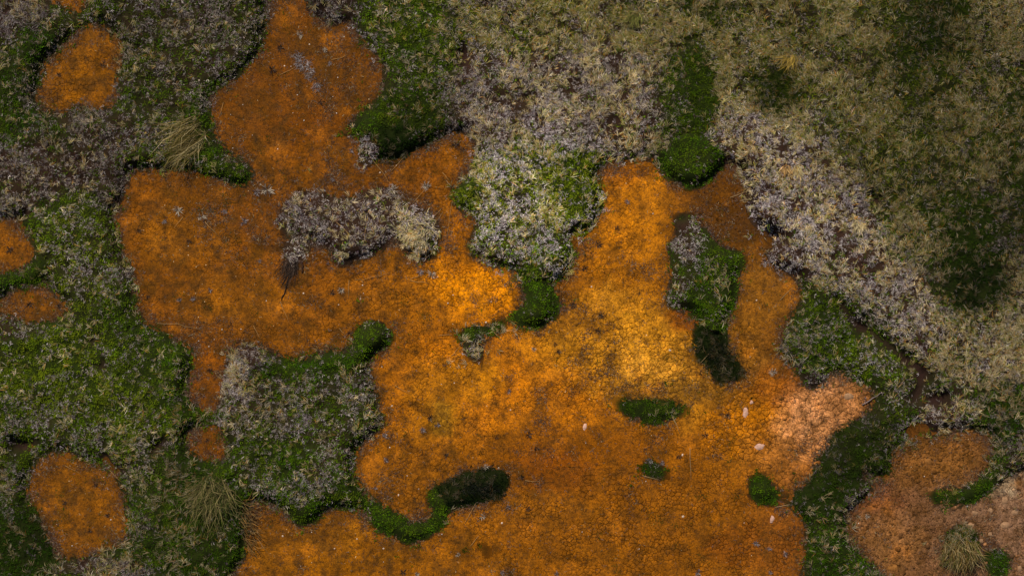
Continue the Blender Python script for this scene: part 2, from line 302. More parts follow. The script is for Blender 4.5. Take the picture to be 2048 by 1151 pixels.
# grey flank of the moss island
m = (ID == 4); w = E(1370,470,26,55,0) + E(1352,590,22,40,0) * .8; w = clamp(w) * m
paint(w, g=.25, t=.9, lum=.85, pale=.7)
patch = fbm(GX, GY, 70, 31, 4)            # natural patchiness
patch2 = fbm(GX, GY, 24, 37, 3)
ch['g'] = clamp(ch['g'] + .38 * patch * (ch['g'] > .12) + .25 * patch2 * (ch['t'] > .2) * (ch['g'] < .9))
ch['t'] = clamp(ch['t'] * (1 - .5 * patch + .7 * fbm(GX, GY, 34, 41, 3)), 0, 1.2)
ch['s'] = clamp(ch['s'] * (1 + .7 * fbm(GX, GY, 60, 43, 3)))
ch['lum'] = ch['lum'] * (1 + .22 * fbm(GX, GY, 90, 47, 3))

# ---- heights
Vs = V * (~HOLEV)
V_noid = np.where((ID > 0), 0, Vs)
V_noid = np.where((ID > 0) & (blur((V * (ID == 0)), 26) > .5), Vs, V_noid)
b1 = blur(Vs, 11)
prof = sstep(.48, 1.0, b1)
hum = .035 * fbm(GX, GY, 55, 51, 3) + .026 * fbm(GX, GY, 20, 53, 2) + .05 * fbm(GX, GY, 190, 57, 2)
Hveg = np.maximum(0, (ch['h'] + hum)) * prof
Hmud = .010 * fbm(GX, GY, 120, 61, 3)
Hall = Hmud + Hveg - .035 * blur(HOLEV.astype(float), 5)
prof0 = sstep(.48, 1.0, blur(V_noid, 11))
Hgr = np.where(ID > 0, np.minimum(Hmud + Hveg, Hmud + Hveg * prof0), Hall)
RUB = clamp(E(1885,920,105,62) + E(1790,1050,95,75) * .8)     # crumbly ground
Hall += 0; 

# ---- mud colours (display values, turned to albedo)
MC = np.zeros(GX.shape + (3,)) + lin((142, 82, 12))
def mpaint(w, c, op=1.): 
    MC[:] = MC + (lin(c) - MC) * (w * op)[..., None]
mpaint(E(380,520,330,230), (118, 66, 12)); mpaint(E(600,150,230,190), (104, 56, 12)); mpaint(E(690,120,90,100), (104, 58, 14), .9)
mpaint(E(160,150,140,130), (126, 74, 11)); mpaint(E(160,1010,160,150), (119, 69, 13)); mpaint(E(410,850,70,180), (124, 66, 12))
mpaint(E(50,540,130,140), (124, 72, 16)); mpaint(E(560,570,130,80), (126, 70, 14), .8); mpaint(E(620,430,200,70), (96, 52, 16), .5)
mpaint(E(350,470,90,60), (136,80,16), .8); mpaint(E(480,600,110,50), (140,82,16), .7)
mpaint(E(800,350,130,60), (112,60,12), .7)
mpaint(E(950,570,110,60), (222, 132, 4)); mpaint(E(790,600,100,50), (142,82,12), .8); mpaint(E(920,500,40,60), (176,100,8), .8)
mpaint(E(1270,430,110,130), (172, 102, 15)); mpaint(E(1250,340,60,30), (150,84,14), .7); mpaint(E(1000,740,260,110), (188, 107, 14)); mpaint(E(940,760,60,50), (184,114,14), .8)
mpaint(E(1240,680,190,90), (182, 116, 26)); mpaint(E(1310,740,120,80,25,.7), (206, 136, 38)); mpaint(E(1225,605,40,30), (190,122,34), .8); mpaint(E(1300,735,60,26,15,.8), (220,150,62), .6)
mpaint(E(1450,420,110,80), (84, 48, 12)); mpaint(E(1530,470,60,50), (66, 38, 12)); mpaint(E(1530,610,80,110), (126, 78, 20)); mpaint(E(1560,690,50,50), (112, 66, 16), .8); mpaint(E(1380,640,50,30), (150,74,8), .9)
mpaint(E(1460,740,100,60,20), (128, 82, 28), .8); mpaint(E(1510,850,95,70), (178, 104, 8)); mpaint(E(1560,770,60,40), (136,72,14), .8)
mpaint(E(1640,840,75,95,35), (202, 134, 78)); mpaint(E(1612,835,22,40,10,.8), (196, 134, 84), .7); mpaint(E(1690,790,50,30,-30), (172,112,62), .8); mpaint(E(1660,745,22,34,20), (190,132,88), .8)
mpaint(E(1570,935,90,50,30), (156, 94, 34), .9); mpaint(E(1600,970,40,30), (160,96,40), .8)
mpaint(E(1150,930,200,80), (128, 70, 6), .9); mpaint(E(1110,950,80,50), (122,62,8), .8); mpaint(E(1100,1010,90,26), (138,82,20), .6)
mpaint(E(870,800,60,80), (160,98,16), .8); mpaint(E(885,835,30,34), (140, 100, 28), .7); mpaint(E(1350,1050,300,110), (128,73,12), .8)
mpaint(E(760,1110,300,60), (134, 78, 6), .9); mpaint(E(660,1060,90,34), (150,90,14), .8); mpaint(E(540,1080,60,60), (124,74,14), .8); mpaint(E(1470,1095,60,40), (108,56,12), .7)
mpaint(E(1560,1090,80,80), (124,68,16), .8); mpaint(E(1000,1110,160,60), (130,74,10), .7)
mpaint(poly(MUD['right_rubble']), (116, 78, 48)); mpaint(E(1885,920,105,62)*poly(MUD['right_rubble']), (124, 78, 30), .9)
mpaint(E(2000,1060,120,110,0), (124, 92, 68), .8); mpaint(E(2022,958,60,20,-42), (200,172,134), .95); mpaint(E(1760,1000,60,34), (116,68,38), .8); mpaint(E(1780,1090,60,60), (136,90,46), .7)
mpaint(E(1340,785,140,26,4), (100,68,24), .7); mpaint(E(1160,640,50,26), (112,66,18), .6)
# peat debris along the banks: a brown stain following the edge
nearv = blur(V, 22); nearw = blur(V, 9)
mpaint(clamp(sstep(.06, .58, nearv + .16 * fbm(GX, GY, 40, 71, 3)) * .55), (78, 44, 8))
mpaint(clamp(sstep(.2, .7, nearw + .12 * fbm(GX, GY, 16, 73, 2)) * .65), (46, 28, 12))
spot = fbm(GX, GY, 60, 75, 4)
mpaint(sstep(.18, .6, spot) * .45, (92, 54, 8))
fine = fbm(GX, GY, 18, 77, 3); fine2 = fbm(GX, GY, 34, 79, 3)
MC *= (1 + .30 * fine + .16 * fine2)[..., None]; MC[..., 2] *= 1 - .4 * sstep(1600, 1450, GX)
left = sstep(1250, 650, GX) * (1 - E(950,570,130,80)) * sstep(-200, 200, 900 - GY * .6)
mpaint(sstep(.10, .5, fbm(GX, GY, 26, 81, 4)) * (.35 + .35 * left), (72, 46, 8)); mpaint(sstep(.04, .42, fbm(GX, GY, 15, 83, 3)) * (.26 + .5 * left), (58, 38, 14))
mpaint(sstep(.05, .5, fbm(GX, GY, 95, 87, 4)) * .55 * left, (86, 50, 8))
mpaint(sstep(.3, .6, fbm(GX, GY, 44, 85, 3)) * .35 * (nearw < .05), (190, 110, 20))
MUDK = 1.62
VEGK = 1.0

# ---------------------------------------------------------------- materials
def attr_material(name, rough=.85, mott=0.0, bump=0.0, mud=False, spec=.25):
    m = bpy.data.materials.new(name); m.use_nodes = True
    nt = m.node_tree; N = nt.nodes; L = nt.links
    b = N['Principled BSDF']
    b.inputs['Roughness'].default_value = rough
    b.inputs['Specular IOR Level'].default_value = spec
    at = N.new('ShaderNodeAttribute'); at.attribute_name = 'tint'
    ge = N.new('ShaderNodeNewGeometry')
    out = at.outputs['Color']
    def noise(scale, det=4, ro=.6):
        n = N.new('ShaderNodeTexNoise'); n.inputs['Scale'].default_value = scale
        n.inputs['Detail'].default_value = det; n.inputs['Roughness'].default_value = ro
        L.new(ge.outputs['Position'], n.inputs['Vector']); return n
    def mulramp(fac, lo, hi, a, bb):
        r = N.new('ShaderNodeMapRange'); r.inputs[1].default_value = lo; r.inputs[2].default_value = hi
        r.inputs[3].default_value = a; r.inputs[4].default_value = bb; L.new(fac, r.inputs[0]); return r.outputs[0]
    def mul(col, f):
        x = N.new('ShaderNodeVectorMath'); x.operation = 'SCALE'; L.new(col, x.inputs[0]); L.new(f, x.inputs['Scale']); return x.outputs[0]
    def mix(col, f, c):
        x = N.new('ShaderNodeMix'); x.data_type = 'RGBA'; L.new(f, x.inputs[0]); L.new(col, x.inputs[6]); x.inputs[7].default_value = (*c, 1); return x.outputs[2]
    if mott:
        out = mul(out, mulramp(noise(9, 6, .7).outputs[0], .3, .7, 1 - mott, 1 + mott))
        out = mul(out, mulramp(noise(60, 4, .7).outputs[0], .3, .7, 1 - mott * .8, 1 + mott * .8))
    if mud:
        # brown algal film and purple-brown crumbs, in blotches of two sizes
        f1 = mulramp(noise(5.5, 9, .75).outputs[0], .47, .62, 0, .60); out = mix(out, f1, tuple(lin((84, 50, 6))))
        f2 = mulramp(noise(16, 8, .78).outputs[0], .52, .62, 0, .62); out = mix(out, f2, tuple(lin((68, 42, 8))))
        f3 = mulramp(noise(45, 6, .75).outputs[0], .55, .66, 0, .65); out = mix(out, f3, tuple(lin((58, 40, 18))))
        f6 = mulramp(noise(9, 9, .8).outputs[0], .50, .60, 0, .55); out = mix(out, f6, tuple(lin((74, 48, 16))))
        f7 = mulramp(noise(24, 8, .8).outputs[0], .545, .60, 0, .60); out = mix(out, f7, tuple(lin((60, 42, 26))))
        f4 = mulramp(noise(75, 5, .8).outputs[0], .32, .68, .45, 1.55); out = mul(out, f4)
        f5 = mulramp(noise(28, 7, .75).outputs[0], .32, .68, .68, 1.32); out = mul(out, f5)
        rr = mulramp(noise(4, 4, .6).outputs[0], .35, .65, .55, .95); L.new(rr, b.inputs['Roughness'])
    L.new(out, b.inputs['Base Color'])
    if bump:
        bn = N.new('ShaderNodeBump'); bn.inputs['Strength'].default_value = bump; bn.inputs['Distance'].default_value = .006
        L.new(noise(70, 8, .75).outputs[0], bn.inputs['Height']); L.new(bn.outputs[0], b.inputs['Normal'])
    return m

M_MUD = attr_material('dry_orange_mud', .8, .16, .9, mud=True, spec=.06)
M_PEAT = attr_material('peat_soil', .95, .35, 1.0, spec=.1)
M_MOSS = attr_material('moss_leaf', .8, .0, 0, spec=.08)
M_TWIG = attr_material('dry_twig', .8, .0, 0, spec=.12)
M_STRAW = attr_material('straw_blade', .7, .0, 0, spec=.12)
M_STONE = attr_material('pale_stone', .85, .35, .8, spec=.15)

# ---------------------------------------------------------------- mesh helpers
def px2w(px, py): return (np.asarray(px) - 1024) * U, (575.5 - np.asarray(py)) * U

def tri_mesh(name, v, f, tint, mat, smooth=False):
    me = bpy.data.meshes.new(name)
    v = np.ascontiguousarray(v, dtype=np.float32); f = np.ascontiguousarray(f, dtype=np.int32)
    k = f.shape[1]
    me.vertices.add(len(v)); me.vertices.foreach_set('co', v.ravel())
    me.loops.add(f.size); me.loops.foreach_set('vertex_index', f.ravel())
    me.polygons.add(len(f)); me.polygons.foreach_set('loop_start', np.arange(0, f.size, k, dtype=np.int32))
    if smooth: me.polygons.foreach_set('use_smooth', np.ones(len(f), bool))
    me.update(calc_edges=True)
    a = me.color_attributes.new('tint', 'FLOAT_COLOR', 'POINT')
    c = np.ones((len(v), 4), dtype=np.float32); c[:, :3] = tint
    a.data.foreach_set('color', c.ravel())
    me.materials.append(mat)
    return me

def link(name, me, parent=None, loc=None, **props):
    o = bpy.data.objects.new(name, me); COL.objects.link(o)
    if loc is not None: o.location = loc
    if parent is not None: o.parent = parent
    for k, v in props.items():
        if v: o[k] = v
    return o

# blades: ribbons of 5 vertices / 3 triangles: root, knee, tip
def blades(x, y, z, ang, tilt, ln, wd, col, curl=None, tipcol=1.15, rootcol=.8, droop=.35):
    n = len(x)
    if curl is None: curl = rng.normal(0, .5, n)
    hx = ln * np.cos(tilt); hz = ln * np.sin(tilt)
    a2 = ang + curl
    dx1, dy1 = np.cos(ang), np.sin(ang); dx2, dy2 = np.cos(a2), np.sin(a2)
    kx = x + dx1 * hx * .5; ky = y + dy1 * hx * .5; kz = z + hz * .75
    tx = kx + dx2 * hx * .5; ty = ky + dy2 * hx * .5; tz = z + hz * (1 - droop * rng.random(n))
    w = wd / 2
    V_ = np.empty((n, 5, 3))
    V_[:, 0] = np.stack([x - dy1 * w, y + dx1 * w, z], 1); V_[:, 1] = np.stack([x + dy1 * w, y - dx1 * w, z], 1)
    V_[:, 2] = np.stack([kx - dy2 * w, ky + dx2 * w, kz], 1); V_[:, 3] = np.stack([kx + dy2 * w, ky - dx2 * w, kz + w * .4], 1)
    V_[:, 4] = np.stack([tx, ty, tz], 1)
    b = (np.arange(n) * 5)[:, None]
    F = np.concatenate([b + [0, 1, 3], b + [0, 3, 2], b + [2, 3, 4]], 1).reshape(-1, 3)
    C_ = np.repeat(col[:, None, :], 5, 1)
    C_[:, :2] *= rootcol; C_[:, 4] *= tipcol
    return V_.reshape(-1, 3), F, C_.reshape(-1, 3)

# ---------------------------------------------------------------- ground (peat under everything, to the horizon)
def lumc(base, l): return lin(base)[None, :] * l[:, None]
ext = [-60000, -20000, -6000, -2000, -700]
xs = np.array(ext + list(gx[::1]) + [2048 - e for e in ext[::-1]], float)
ys = np.array(ext + list(gy[::1]) + [1151 - e for e in ext[::-1]], float)
def grid_mesh(name, H, mat, xs, ys, keep=None, lift=0):
    PX, PY = np.meshgrid(xs, ys); px = PX.ravel(); py = PY.ravel()
    z = samp(H, px, py) + lift
    z += np.where((samp(V, px, py) > .3), .006 * fbm(px, py, 6, 91, 2), 0)
    wx, wy = px2w(px, py)
    v = np.stack([wx, wy, z], 1)
    nx, ny = len(xs), len(ys)
    i = (np.arange(ny - 1)[:, None] * nx + np.arange(nx - 1)[None, :]).ravel()
    f = np.stack([i, i + nx, i + nx + 1, i + 1], 1)
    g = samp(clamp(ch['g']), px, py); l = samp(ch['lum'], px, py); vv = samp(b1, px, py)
    soil = lin((54, 36, 26)); mossc = lin((40, 50, 8)); crack = samp(MC, px, py) * .66
    far = (px < X0 - 50) | (px > X1 + 50) | (py < Y0 - 50) | (py > Y1 + 50)
    c = soil * (1 - g[:, None]) + mossc * g[:, None]
    c = c * np.minimum(1.1, .35 + .8 * l)[:, None]
    c = crack * (1 - sstep(.15, .4, vv))[:, None] + c * sstep(.15, .4, vv)[:, None]
    hv = samp(blur(HOLEV.astype(float), 4), px, py)[:, None]
    c = c * (1 - hv) + lin((50, 32, 26)) * hv
    c[far] = lin((92, 88, 60)) * .8
    if keep is not None:
        k = keep(px, py); fk = k[f].any(axis=1); f = f[fk]
        u, inv = np.unique(f.ravel(), return_inverse=True); v = v[u]; c = c[u]; f = inv.reshape(-1, 4)
    return tri_mesh(name, v, f, c, mat, smooth=True)
Hg = Hgr - .007 * (1 - np.clip(b1 * 4, 0, 1))
link('ground', grid_mesh('ground', Hg, M_PEAT, xs, ys), kind='structure', label='dark peaty ground under the moss and the dried mud')

# ---------------------------------------------------------------- dried mud: every plate between the cracks is geometry
CS = np.zeros_like(GX) + 13.0
CR = np.zeros_like(GX) + .62
def cpaint(w, cs=None, cr=None):
    if cs is not None: CS[:] += (cs - CS) * w
    if cr is not None: CR[:] += (cr - CR) * w
cpaint(E(600,180,260,230), 14, .22); cpaint(E(380,520,220,200), 13, .5); cpaint(E(160,150,140,130), 14, .6); cpaint(E(160,1010,160,150), 13, .2)
cpaint(E(50,540,130,140), 13, .25); cpaint(E(410,850,80,180), 12, .1); cpaint(E(1440,420,140,110), 14, .12); cpaint(E(1530,480,80,70), 14, .0)
cpaint(E(1150,930,190,90), 12, .3); cpaint(E(1100,1010,100,40), 14, .05); cpaint(E(1300,1070,420,120), 11.5, .8); cpaint(E(700,1100,300,80), 12, .25)
cpaint(E(960,580,130,70), 13, .85); cpaint(E(1320,740,170,90), 14, 1.); cpaint(E(1510,850,90,80), 16, 1.); cpaint(E(1640,850,90,90,35), 20, .95)
cpaint(E(1560,600,60,100), 14, .4); cpaint(poly(MUD['right_rubble']), 17, .55); cpaint(E(2010,1050,90,100), 18, .7); cpaint(E(1600,960,90,60), 16, .8)

def dart():
    cell = 8.0; grid = {}
    pts = []
    vis = blur(V, 6)
    order = rng.random((140000, 2)); order[:, 0] = X0 + 40 + order[:, 0] * (X1 - X0 - 80); order[:, 1] = Y0 + 40 + order[:, 1] * (Y1 - Y0 - 80)
    rr = samp(CS, order[:, 0], order[:, 1]) * .60 * rng.uniform(.55, 1.35, len(order)); vv = samp(vis, order[:, 0], order[:, 1])
    for (x, y), r, v in zip(order.tolist(), rr.tolist(), vv.tolist()):
        if v > .80: continue
        ix, iy = int(x // cell), int(y // cell); ok = True
        q = int(r // cell) + 1
        for a in range(ix - q, ix + q + 1):
            for b in range(iy - q, iy + q + 1):
                for (u, w) in grid.get((a, b), ()):
                    if (u - x) ** 2 + (w - y) ** 2 < r * r: ok = False; break
                if not ok: break
            if not ok: break
        if ok: grid.setdefault((ix, iy), []).append((x, y)); pts.append((x, y))
    return np.array(pts), grid, cell
PTS, PGRID, PCELL = dart()

def cellpoly(i):
    x, y = PTS[i]; ix, iy = int(x // PCELL), int(y // PCELL)
    nb = []
    for a in range(ix - 4, ix + 5):
        for b in range(iy - 4, iy + 5):
            for p in PGRID.get((a, b), ()):
                d = (p[0] - x) ** 2 + (p[1] - y) ** 2
                if 0 < d < 1300: nb.append((d, p))
    nb.sort()
    P = [(x - 20, y - 20), (x + 20, y - 20), (x + 20, y + 20), (x - 20, y + 20)]; P = [(a - x, b - y) for a, b in P]
    mr = 800.0
    for d, p in nb:
        if d > 4 * mr: break
        nx, ny = p[0] - x, p[1] - y; c = d / 2
        Q = []; n = len(P)
        s = [a * nx + b * ny - c for a, b in P]
        if max(s) <= 0: continue
        for k in range(n):
            a, b = P[k - 1], P[k]; sa, sb = s[k - 1], s[k]
            if sa <= 0 <= sb or sb <= 0 <= sa:
                if sa != sb:
                    t = sa / (sa - sb); Q.append((a[0] + (b[0] - a[0]) * t, a[1] + (b[1] - a[1]) * t))
            if sb < 0: Q.append(b)
        P = Q
        if not P: return None
        mr = max(a * a + b * b for a, b in P)
    return [(a + x, b + y) for a, b in P]

def warp(px, py):
    return px + 4.2 * fbm(px, py, 13, 201, 3), py + 4.2 * fbm(px, py, 13, 203, 3)

cells = []
for i in range(len(PTS)):
    P = cellpoly(i)
    if not P or len(P) < 3: continue
    Q = []
    for k in range(len(P)):                      # break every side once so the cracks wander
        a, b = P[k - 1], P[k]
        if (a[0] - b[0]) ** 2 + (a[1] - b[1]) ** 2 < 2: Q.append(b); continue
        Q.append(((a[0] + b[0]) / 2, (a[1] + b[1]) / 2)); Q.append(b)
    cells.append((i, np.array(Q)))
allp = np.concatenate([c[1] for c in cells]); wxx, wyy = warp(allp[:, 0], allp[:, 1])
allw = np.stack([wxx, wyy], 1)
# crack openness along each border point: some cracks gape, others have closed
opn = samp(CR, allp[:, 0], allp[:, 1]) * sstep(-.35, .35, fbm(allp[:, 0], allp[:, 1], 30, 211, 3) * 1.3 + (samp(CR, allp[:, 0], allp[:, 1]) - .62))
pos = 0
plates = []
hv_all = samp(blur(V, 6), PTS[:, 0], PTS[:, 1])
cj = rng.normal(0, 1, (len(PTS), 4))
Hmb = samp(Hmud, allw[:, 0], allw[:, 1])
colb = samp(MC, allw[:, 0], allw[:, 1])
for i, P in cells:
    n = len(P); W = allw[pos:pos + n]; o_ = opn[pos:pos + n]; hb = Hmb[pos:pos + n]; cb = colb[pos:pos + n]; pos += n
    c = W.mean(0); d = W - c; r = np.hypot(d[:, 0], d[:, 1]) + 1e-6
    gap = (.46 * o_)[:, None]
    outer = W - d / r[:, None] * gap * .8
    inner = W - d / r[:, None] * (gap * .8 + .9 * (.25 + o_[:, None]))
    om = o_.mean()
    tiltx, tilty = cj[i, 0] * .0012 * om, cj[i, 1] * .0012 * om
    dz = cj[i, 2] * .0009 * om
    def zz(q, base): return base + dz + ((q[:, 0] - c[0]) * tiltx + (q[:, 1] - c[1]) * tilty) * .4
    ox, oy = px2w(outer[:, 0], outer[:, 1]); ix_, iy_ = px2w(inner[:, 0], inner[:, 1]); cx, cy = px2w(c[0], c[1])
    zo = zz(outer, hb) - .0013 * o_; zi = zz(inner, hb)
    vs = np.concatenate([[[cx, cy, hb.mean() + dz - .0008 * om]], np.stack([ix_, iy_, zi], 1), np.stack([ox, oy, zo], 1), np.stack([ox, oy, zo - .008], 1)])
    k = np.arange(n); k2 = (k + 1) % n
    f = np.concatenate([np.stack([0 * k, 1 + k2, 1 + k], 1), np.stack([1 + k, 1 + k2, 1 + n + k], 1), np.stack([1 + k2, 1 + n + k2, 1 + n + k], 1),
                        np.stack([1 + n + k, 1 + n + k2, 1 + 2 * n + k], 1), np.stack([1 + n + k2, 1 + 2 * n + k2, 1 + 2 * n + k], 1)])
    sh = 1 + .08 * cj[i, 3] * om
    cc = cb.mean(0) * sh
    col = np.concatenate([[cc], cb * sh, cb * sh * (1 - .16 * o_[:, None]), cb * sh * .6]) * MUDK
    if om < .07:                                 # closed cracks: only the top face is needed
        vs = np.concatenate([vs[:1], vs[1 + n:1 + 2 * n]]); f = f[:n]; col = np.concatenate([col[:1], col[1 + n:1 + 2 * n]])
    area = .5 * abs(np.dot(W[:, 0], np.roll(W[:, 1], 1)) - np.dot(W[:, 1], np.roll(W[:, 0], 1)))
    infr = 0 < c[0] < 2048 and 0 < c[1] < 1151 and hv_all[i] < .2
    plates.append((area * (.2 + om) if infr else 0, vs, f, col, c))
plates.sort(key=lambda p: -p[0])
mud = bpy.data.objects.new('mud', None); COL.objects.link(mud); mud['kind'] = 'structure'; mud['label'] = 'dried orange bog mud cracked into small plates'
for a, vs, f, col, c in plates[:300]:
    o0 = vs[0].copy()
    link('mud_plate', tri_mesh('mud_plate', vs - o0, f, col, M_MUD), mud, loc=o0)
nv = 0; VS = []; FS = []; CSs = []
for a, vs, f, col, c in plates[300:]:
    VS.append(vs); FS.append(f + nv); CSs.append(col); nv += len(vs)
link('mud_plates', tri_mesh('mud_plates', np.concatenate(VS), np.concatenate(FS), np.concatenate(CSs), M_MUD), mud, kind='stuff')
print('plates', len(plates), 'tris', sum(len(p[2]) for p in plates))

# ---------------------------------------------------------------- vegetation
def sample_pts(n, dens):
    """n random points spread with probability dens (a raster)"""
    w = dens.ravel().astype(float); w = w / w.sum()
    idx = rng.choice(len(w), size=n, p=w)
    px = GX.ravel()[idx] + rng.uniform(-R / 2, R / 2, n) * 1.2; py = GY.ravel()[idx] + rng.uniform(-R / 2, R / 2, n) * 1.2
    return px, py
inframe = np.where((GX > -30) & (GX < 2078) & (GY > -30) & (GY < 1181), 1., .4)
Vb5 = blur(V, 7)
Vd = sstep(.20, .62, Vb5 + .50 * fbm(GX, GY, 15, 401, 3)) * np.where(HOLEV, .05, 1) * inframe
Vd = np.maximum(Vd, .16 * sstep(.05, .45, blur(V, 17)) * sstep(-.1, .5, fbm(GX, GY, 20, 403, 3)) * inframe)
IDs = ID.copy()
for _ in range(5):
    for ax in (0, 1):
        for sgn in (1, -1):
            r_ = np.roll(IDs, sgn, axis=ax); IDs = np.where((IDs == 0) & (V == 0) & (r_ > 0), r_, IDs)
for k in CH:
    w_ = blur(V, 16) + 1e-5; ch[k] = np.where(V > 0, ch[k], blur(ch[k] * V, 16) / w_)

acc = {}        # (plant id, species) -> list of (v,f,c)
def emit(spec, px, py, pid, V_, F, C_):
    n = len(px)
    for k in np.unique(pid):
        m = pid == k
        nn = m.sum()
        v = V_.reshape(n, 5, 3)[m].reshape(-1, 3); c = C_.reshape(n, 5, 3)[m].reshape(-1, 3)
        b = (np.arange(nn) * 5)[:, None]
        f = np.concatenate([b + [0, 1, 3], b + [0, 3, 2], b + [2, 3, 4]], 1).reshape(-1, 3)
        acc.setdefault((int(k), spec), []).append((v, f, c))

def light_jitter(n, s=.28): return np.exp(rng.normal(0, s, n))

# moss: sprigs of short leaves
def moss(n):
    dens = Vd * ch['g'] ** 1.1 * (.25 + 1.1 * sstep(-.5, .5, fbm(GX, GY, 17, 301, 2)))
    px, py = sample_pts(n // 4, dens)
    pid = sampn(IDs, px, py)
    px = np.repeat(px, 4); py = np.repeat(py, 4); pid = np.repeat(pid, 4)
    n = len(px)
    px = px + rng.normal(0, 1.5, n); py = py + rng.normal(0, 1.5, n)
    x, y = px2w(px, py); z = samp(Hall, px, py) - .004 + rng.uniform(0, .010, n)
    ol = samp(ch['olive'], px, py) + rng.normal(0, .16, n) + .3 * fbm(px, py, 26, 303, 2)
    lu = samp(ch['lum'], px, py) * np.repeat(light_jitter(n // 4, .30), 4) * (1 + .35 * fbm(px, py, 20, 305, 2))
    ol = clamp(ol)[:, None]
    dk = clamp((.5 - samp(ch['lum'], px, py)) * 2.5)[:, None]
    col = lin((80, 126, 4)) * (1 - ol) + lin((140, 146, 26)) * ol
    col = col * (1 - dk) + lin((58, 92, 8)) * dk
    col = col * lu[:, None] * .84
    ln = rng.uniform(.013, .028, n); 
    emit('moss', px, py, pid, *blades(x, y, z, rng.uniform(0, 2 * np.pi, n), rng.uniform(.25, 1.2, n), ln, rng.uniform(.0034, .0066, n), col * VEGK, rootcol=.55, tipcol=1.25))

# twigs: small sprays of dry grey heather shoots
def twigs(n):
    dens = Vd * ch['t'] * (.2 + 1.2 * sstep(-.45, .45, fbm(GX, GY, 15, 311, 2))) * (.45 + .8 * sstep(-.4, .3, fbm(GX, GY, 48, 315, 3)))
    K = 6
    px, py = sample_pts(n // K, dens); pid = sampn(IDs, px, py)
    pal0 = clamp(samp(ch['pale'], px, py) + rng.normal(0, .22, len(px)) + .25 * fbm(px, py, 22, 313, 2))
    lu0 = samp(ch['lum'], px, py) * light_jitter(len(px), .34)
    main = rng.uniform(0, 2 * np.pi, len(px))
    rp = lambda a: np.repeat(a, K)
    px, py, pid, pal, lu, main = map(rp, (px, py, pid, pal0, lu0, main)); n = len(px)
    px = px + rng.normal(0, 1.3, n); py = py + rng.normal(0, 1.3, n)
    x, y = px2w(px, py); z = samp(Hall, px, py) + rng.uniform(-.006, .014, n)
    kind = rng.random(n)[:, None]
    warm = (vnoise(px, py, 60, 317) * .4 + rng.random(n) * .4)[:, None] * (1 - .5 * sstep(.55, .85, samp(ch['pale'], px, py)))[:, None]
    a = lin((114, 94, 96)) * (1 - warm) + lin((122, 98, 66)) * warm
    b = lin((200, 188, 190)) * (1 - warm) + lin((206, 186, 140)) * warm
    p_ = clamp(pal + rng.normal(0, .26, n))[:, None]
    col = a * (1 - p_) + b * p_
    col = np.where(kind < .06, lin((120, 76, 48)), col); col = np.where((kind > .06) & (kind < .20), lin((96, 74, 92)), col); col = np.where((kind > .94), lin((226, 214, 206)), col)
    col = col * lu[:, None] * 1.08
    ln = rng.uniform(.012, .036, n)
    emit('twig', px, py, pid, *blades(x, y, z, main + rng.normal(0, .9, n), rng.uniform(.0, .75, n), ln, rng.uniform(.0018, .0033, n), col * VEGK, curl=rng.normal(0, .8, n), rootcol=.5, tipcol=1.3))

flow = 2.2 + 2.4 * fbm(GX, GY, 210, 321, 2) + 1.2 * fbm(GX, GY, 60, 323, 2)
def straw(n):
    dens = Vd * ch['s'] * (.25 + sstep(-.4, .4, fbm(GX, GY, 28, 331, 2)))
    K = 8
    px, py = sample_pts(n // K, dens); pid = sampn(IDs, px, py); m0 = len(px)
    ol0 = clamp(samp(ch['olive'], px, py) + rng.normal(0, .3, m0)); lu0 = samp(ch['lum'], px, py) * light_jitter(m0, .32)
    main = samp(flow, px, py) + rng.normal(0, .7, m0); L0 = rng.uniform(.035, .095, m0)
    rp = lambda a: np.repeat(a, K)
    px, py, pid, ol, lu, main, L0 = map(rp, (px, py, pid, ol0, lu0, main, L0)); n = len(px)
    px = px + rng.normal(0, 1.4, n); py = py + rng.normal(0, 1.4, n)
    x, y = px2w(px, py); z = samp(Hall, px, py) + rng.uniform(0, .015, n)
    o2 = clamp(ol + rng.normal(0, .2, n))[:, None]
    col = lin((200, 174, 128)) * (1 - o2) + lin((154, 142, 60)) * o2
    q = rng.random(n)[:, None]
    col = np.where(q < .10, lin((188, 128, 50)), col); col = np.where(q > .86, lin((216, 200, 168)), col); col = np.where((q > .62) & (q < .62 + .3 * o2), lin((92, 108, 26)), col)
    col = col * lu[:, None] * 1.28
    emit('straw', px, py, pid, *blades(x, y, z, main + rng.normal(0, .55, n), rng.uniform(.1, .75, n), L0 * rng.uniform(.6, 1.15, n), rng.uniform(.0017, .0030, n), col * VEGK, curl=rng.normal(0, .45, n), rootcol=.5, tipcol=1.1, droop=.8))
moss(225000); twigs(255000); straw(140000)

def joined(parts):
    nv = 0; v = []; f = []; c = []
    for a, b, d in parts: v.append(a); f.append(b + nv); c.append(d); nv += len(a)
    return np.concatenate(v), np.concatenate(f), np.concatenate(c)
for spec, name, mat, label in (('moss', 'moss_cover', M_MOSS, 'green and olive moss carpet covering the banks round the orange mud'),
                        ('twig', 'heather_cover', M_TWIG, 'grey lilac dead heather twigs matted over the banks'),
                        ('straw', 'grass_cover', M_STRAW, 'straw coloured dry grass blades lying over the banks')):
    v, f, c = joined(acc.pop((0, spec)))
    link(name, tri_mesh(name, v, f, c, mat), kind='stuff', label=label, category={'moss': 'moss', 'twig': 'heather', 'straw': 'grass'}[spec])

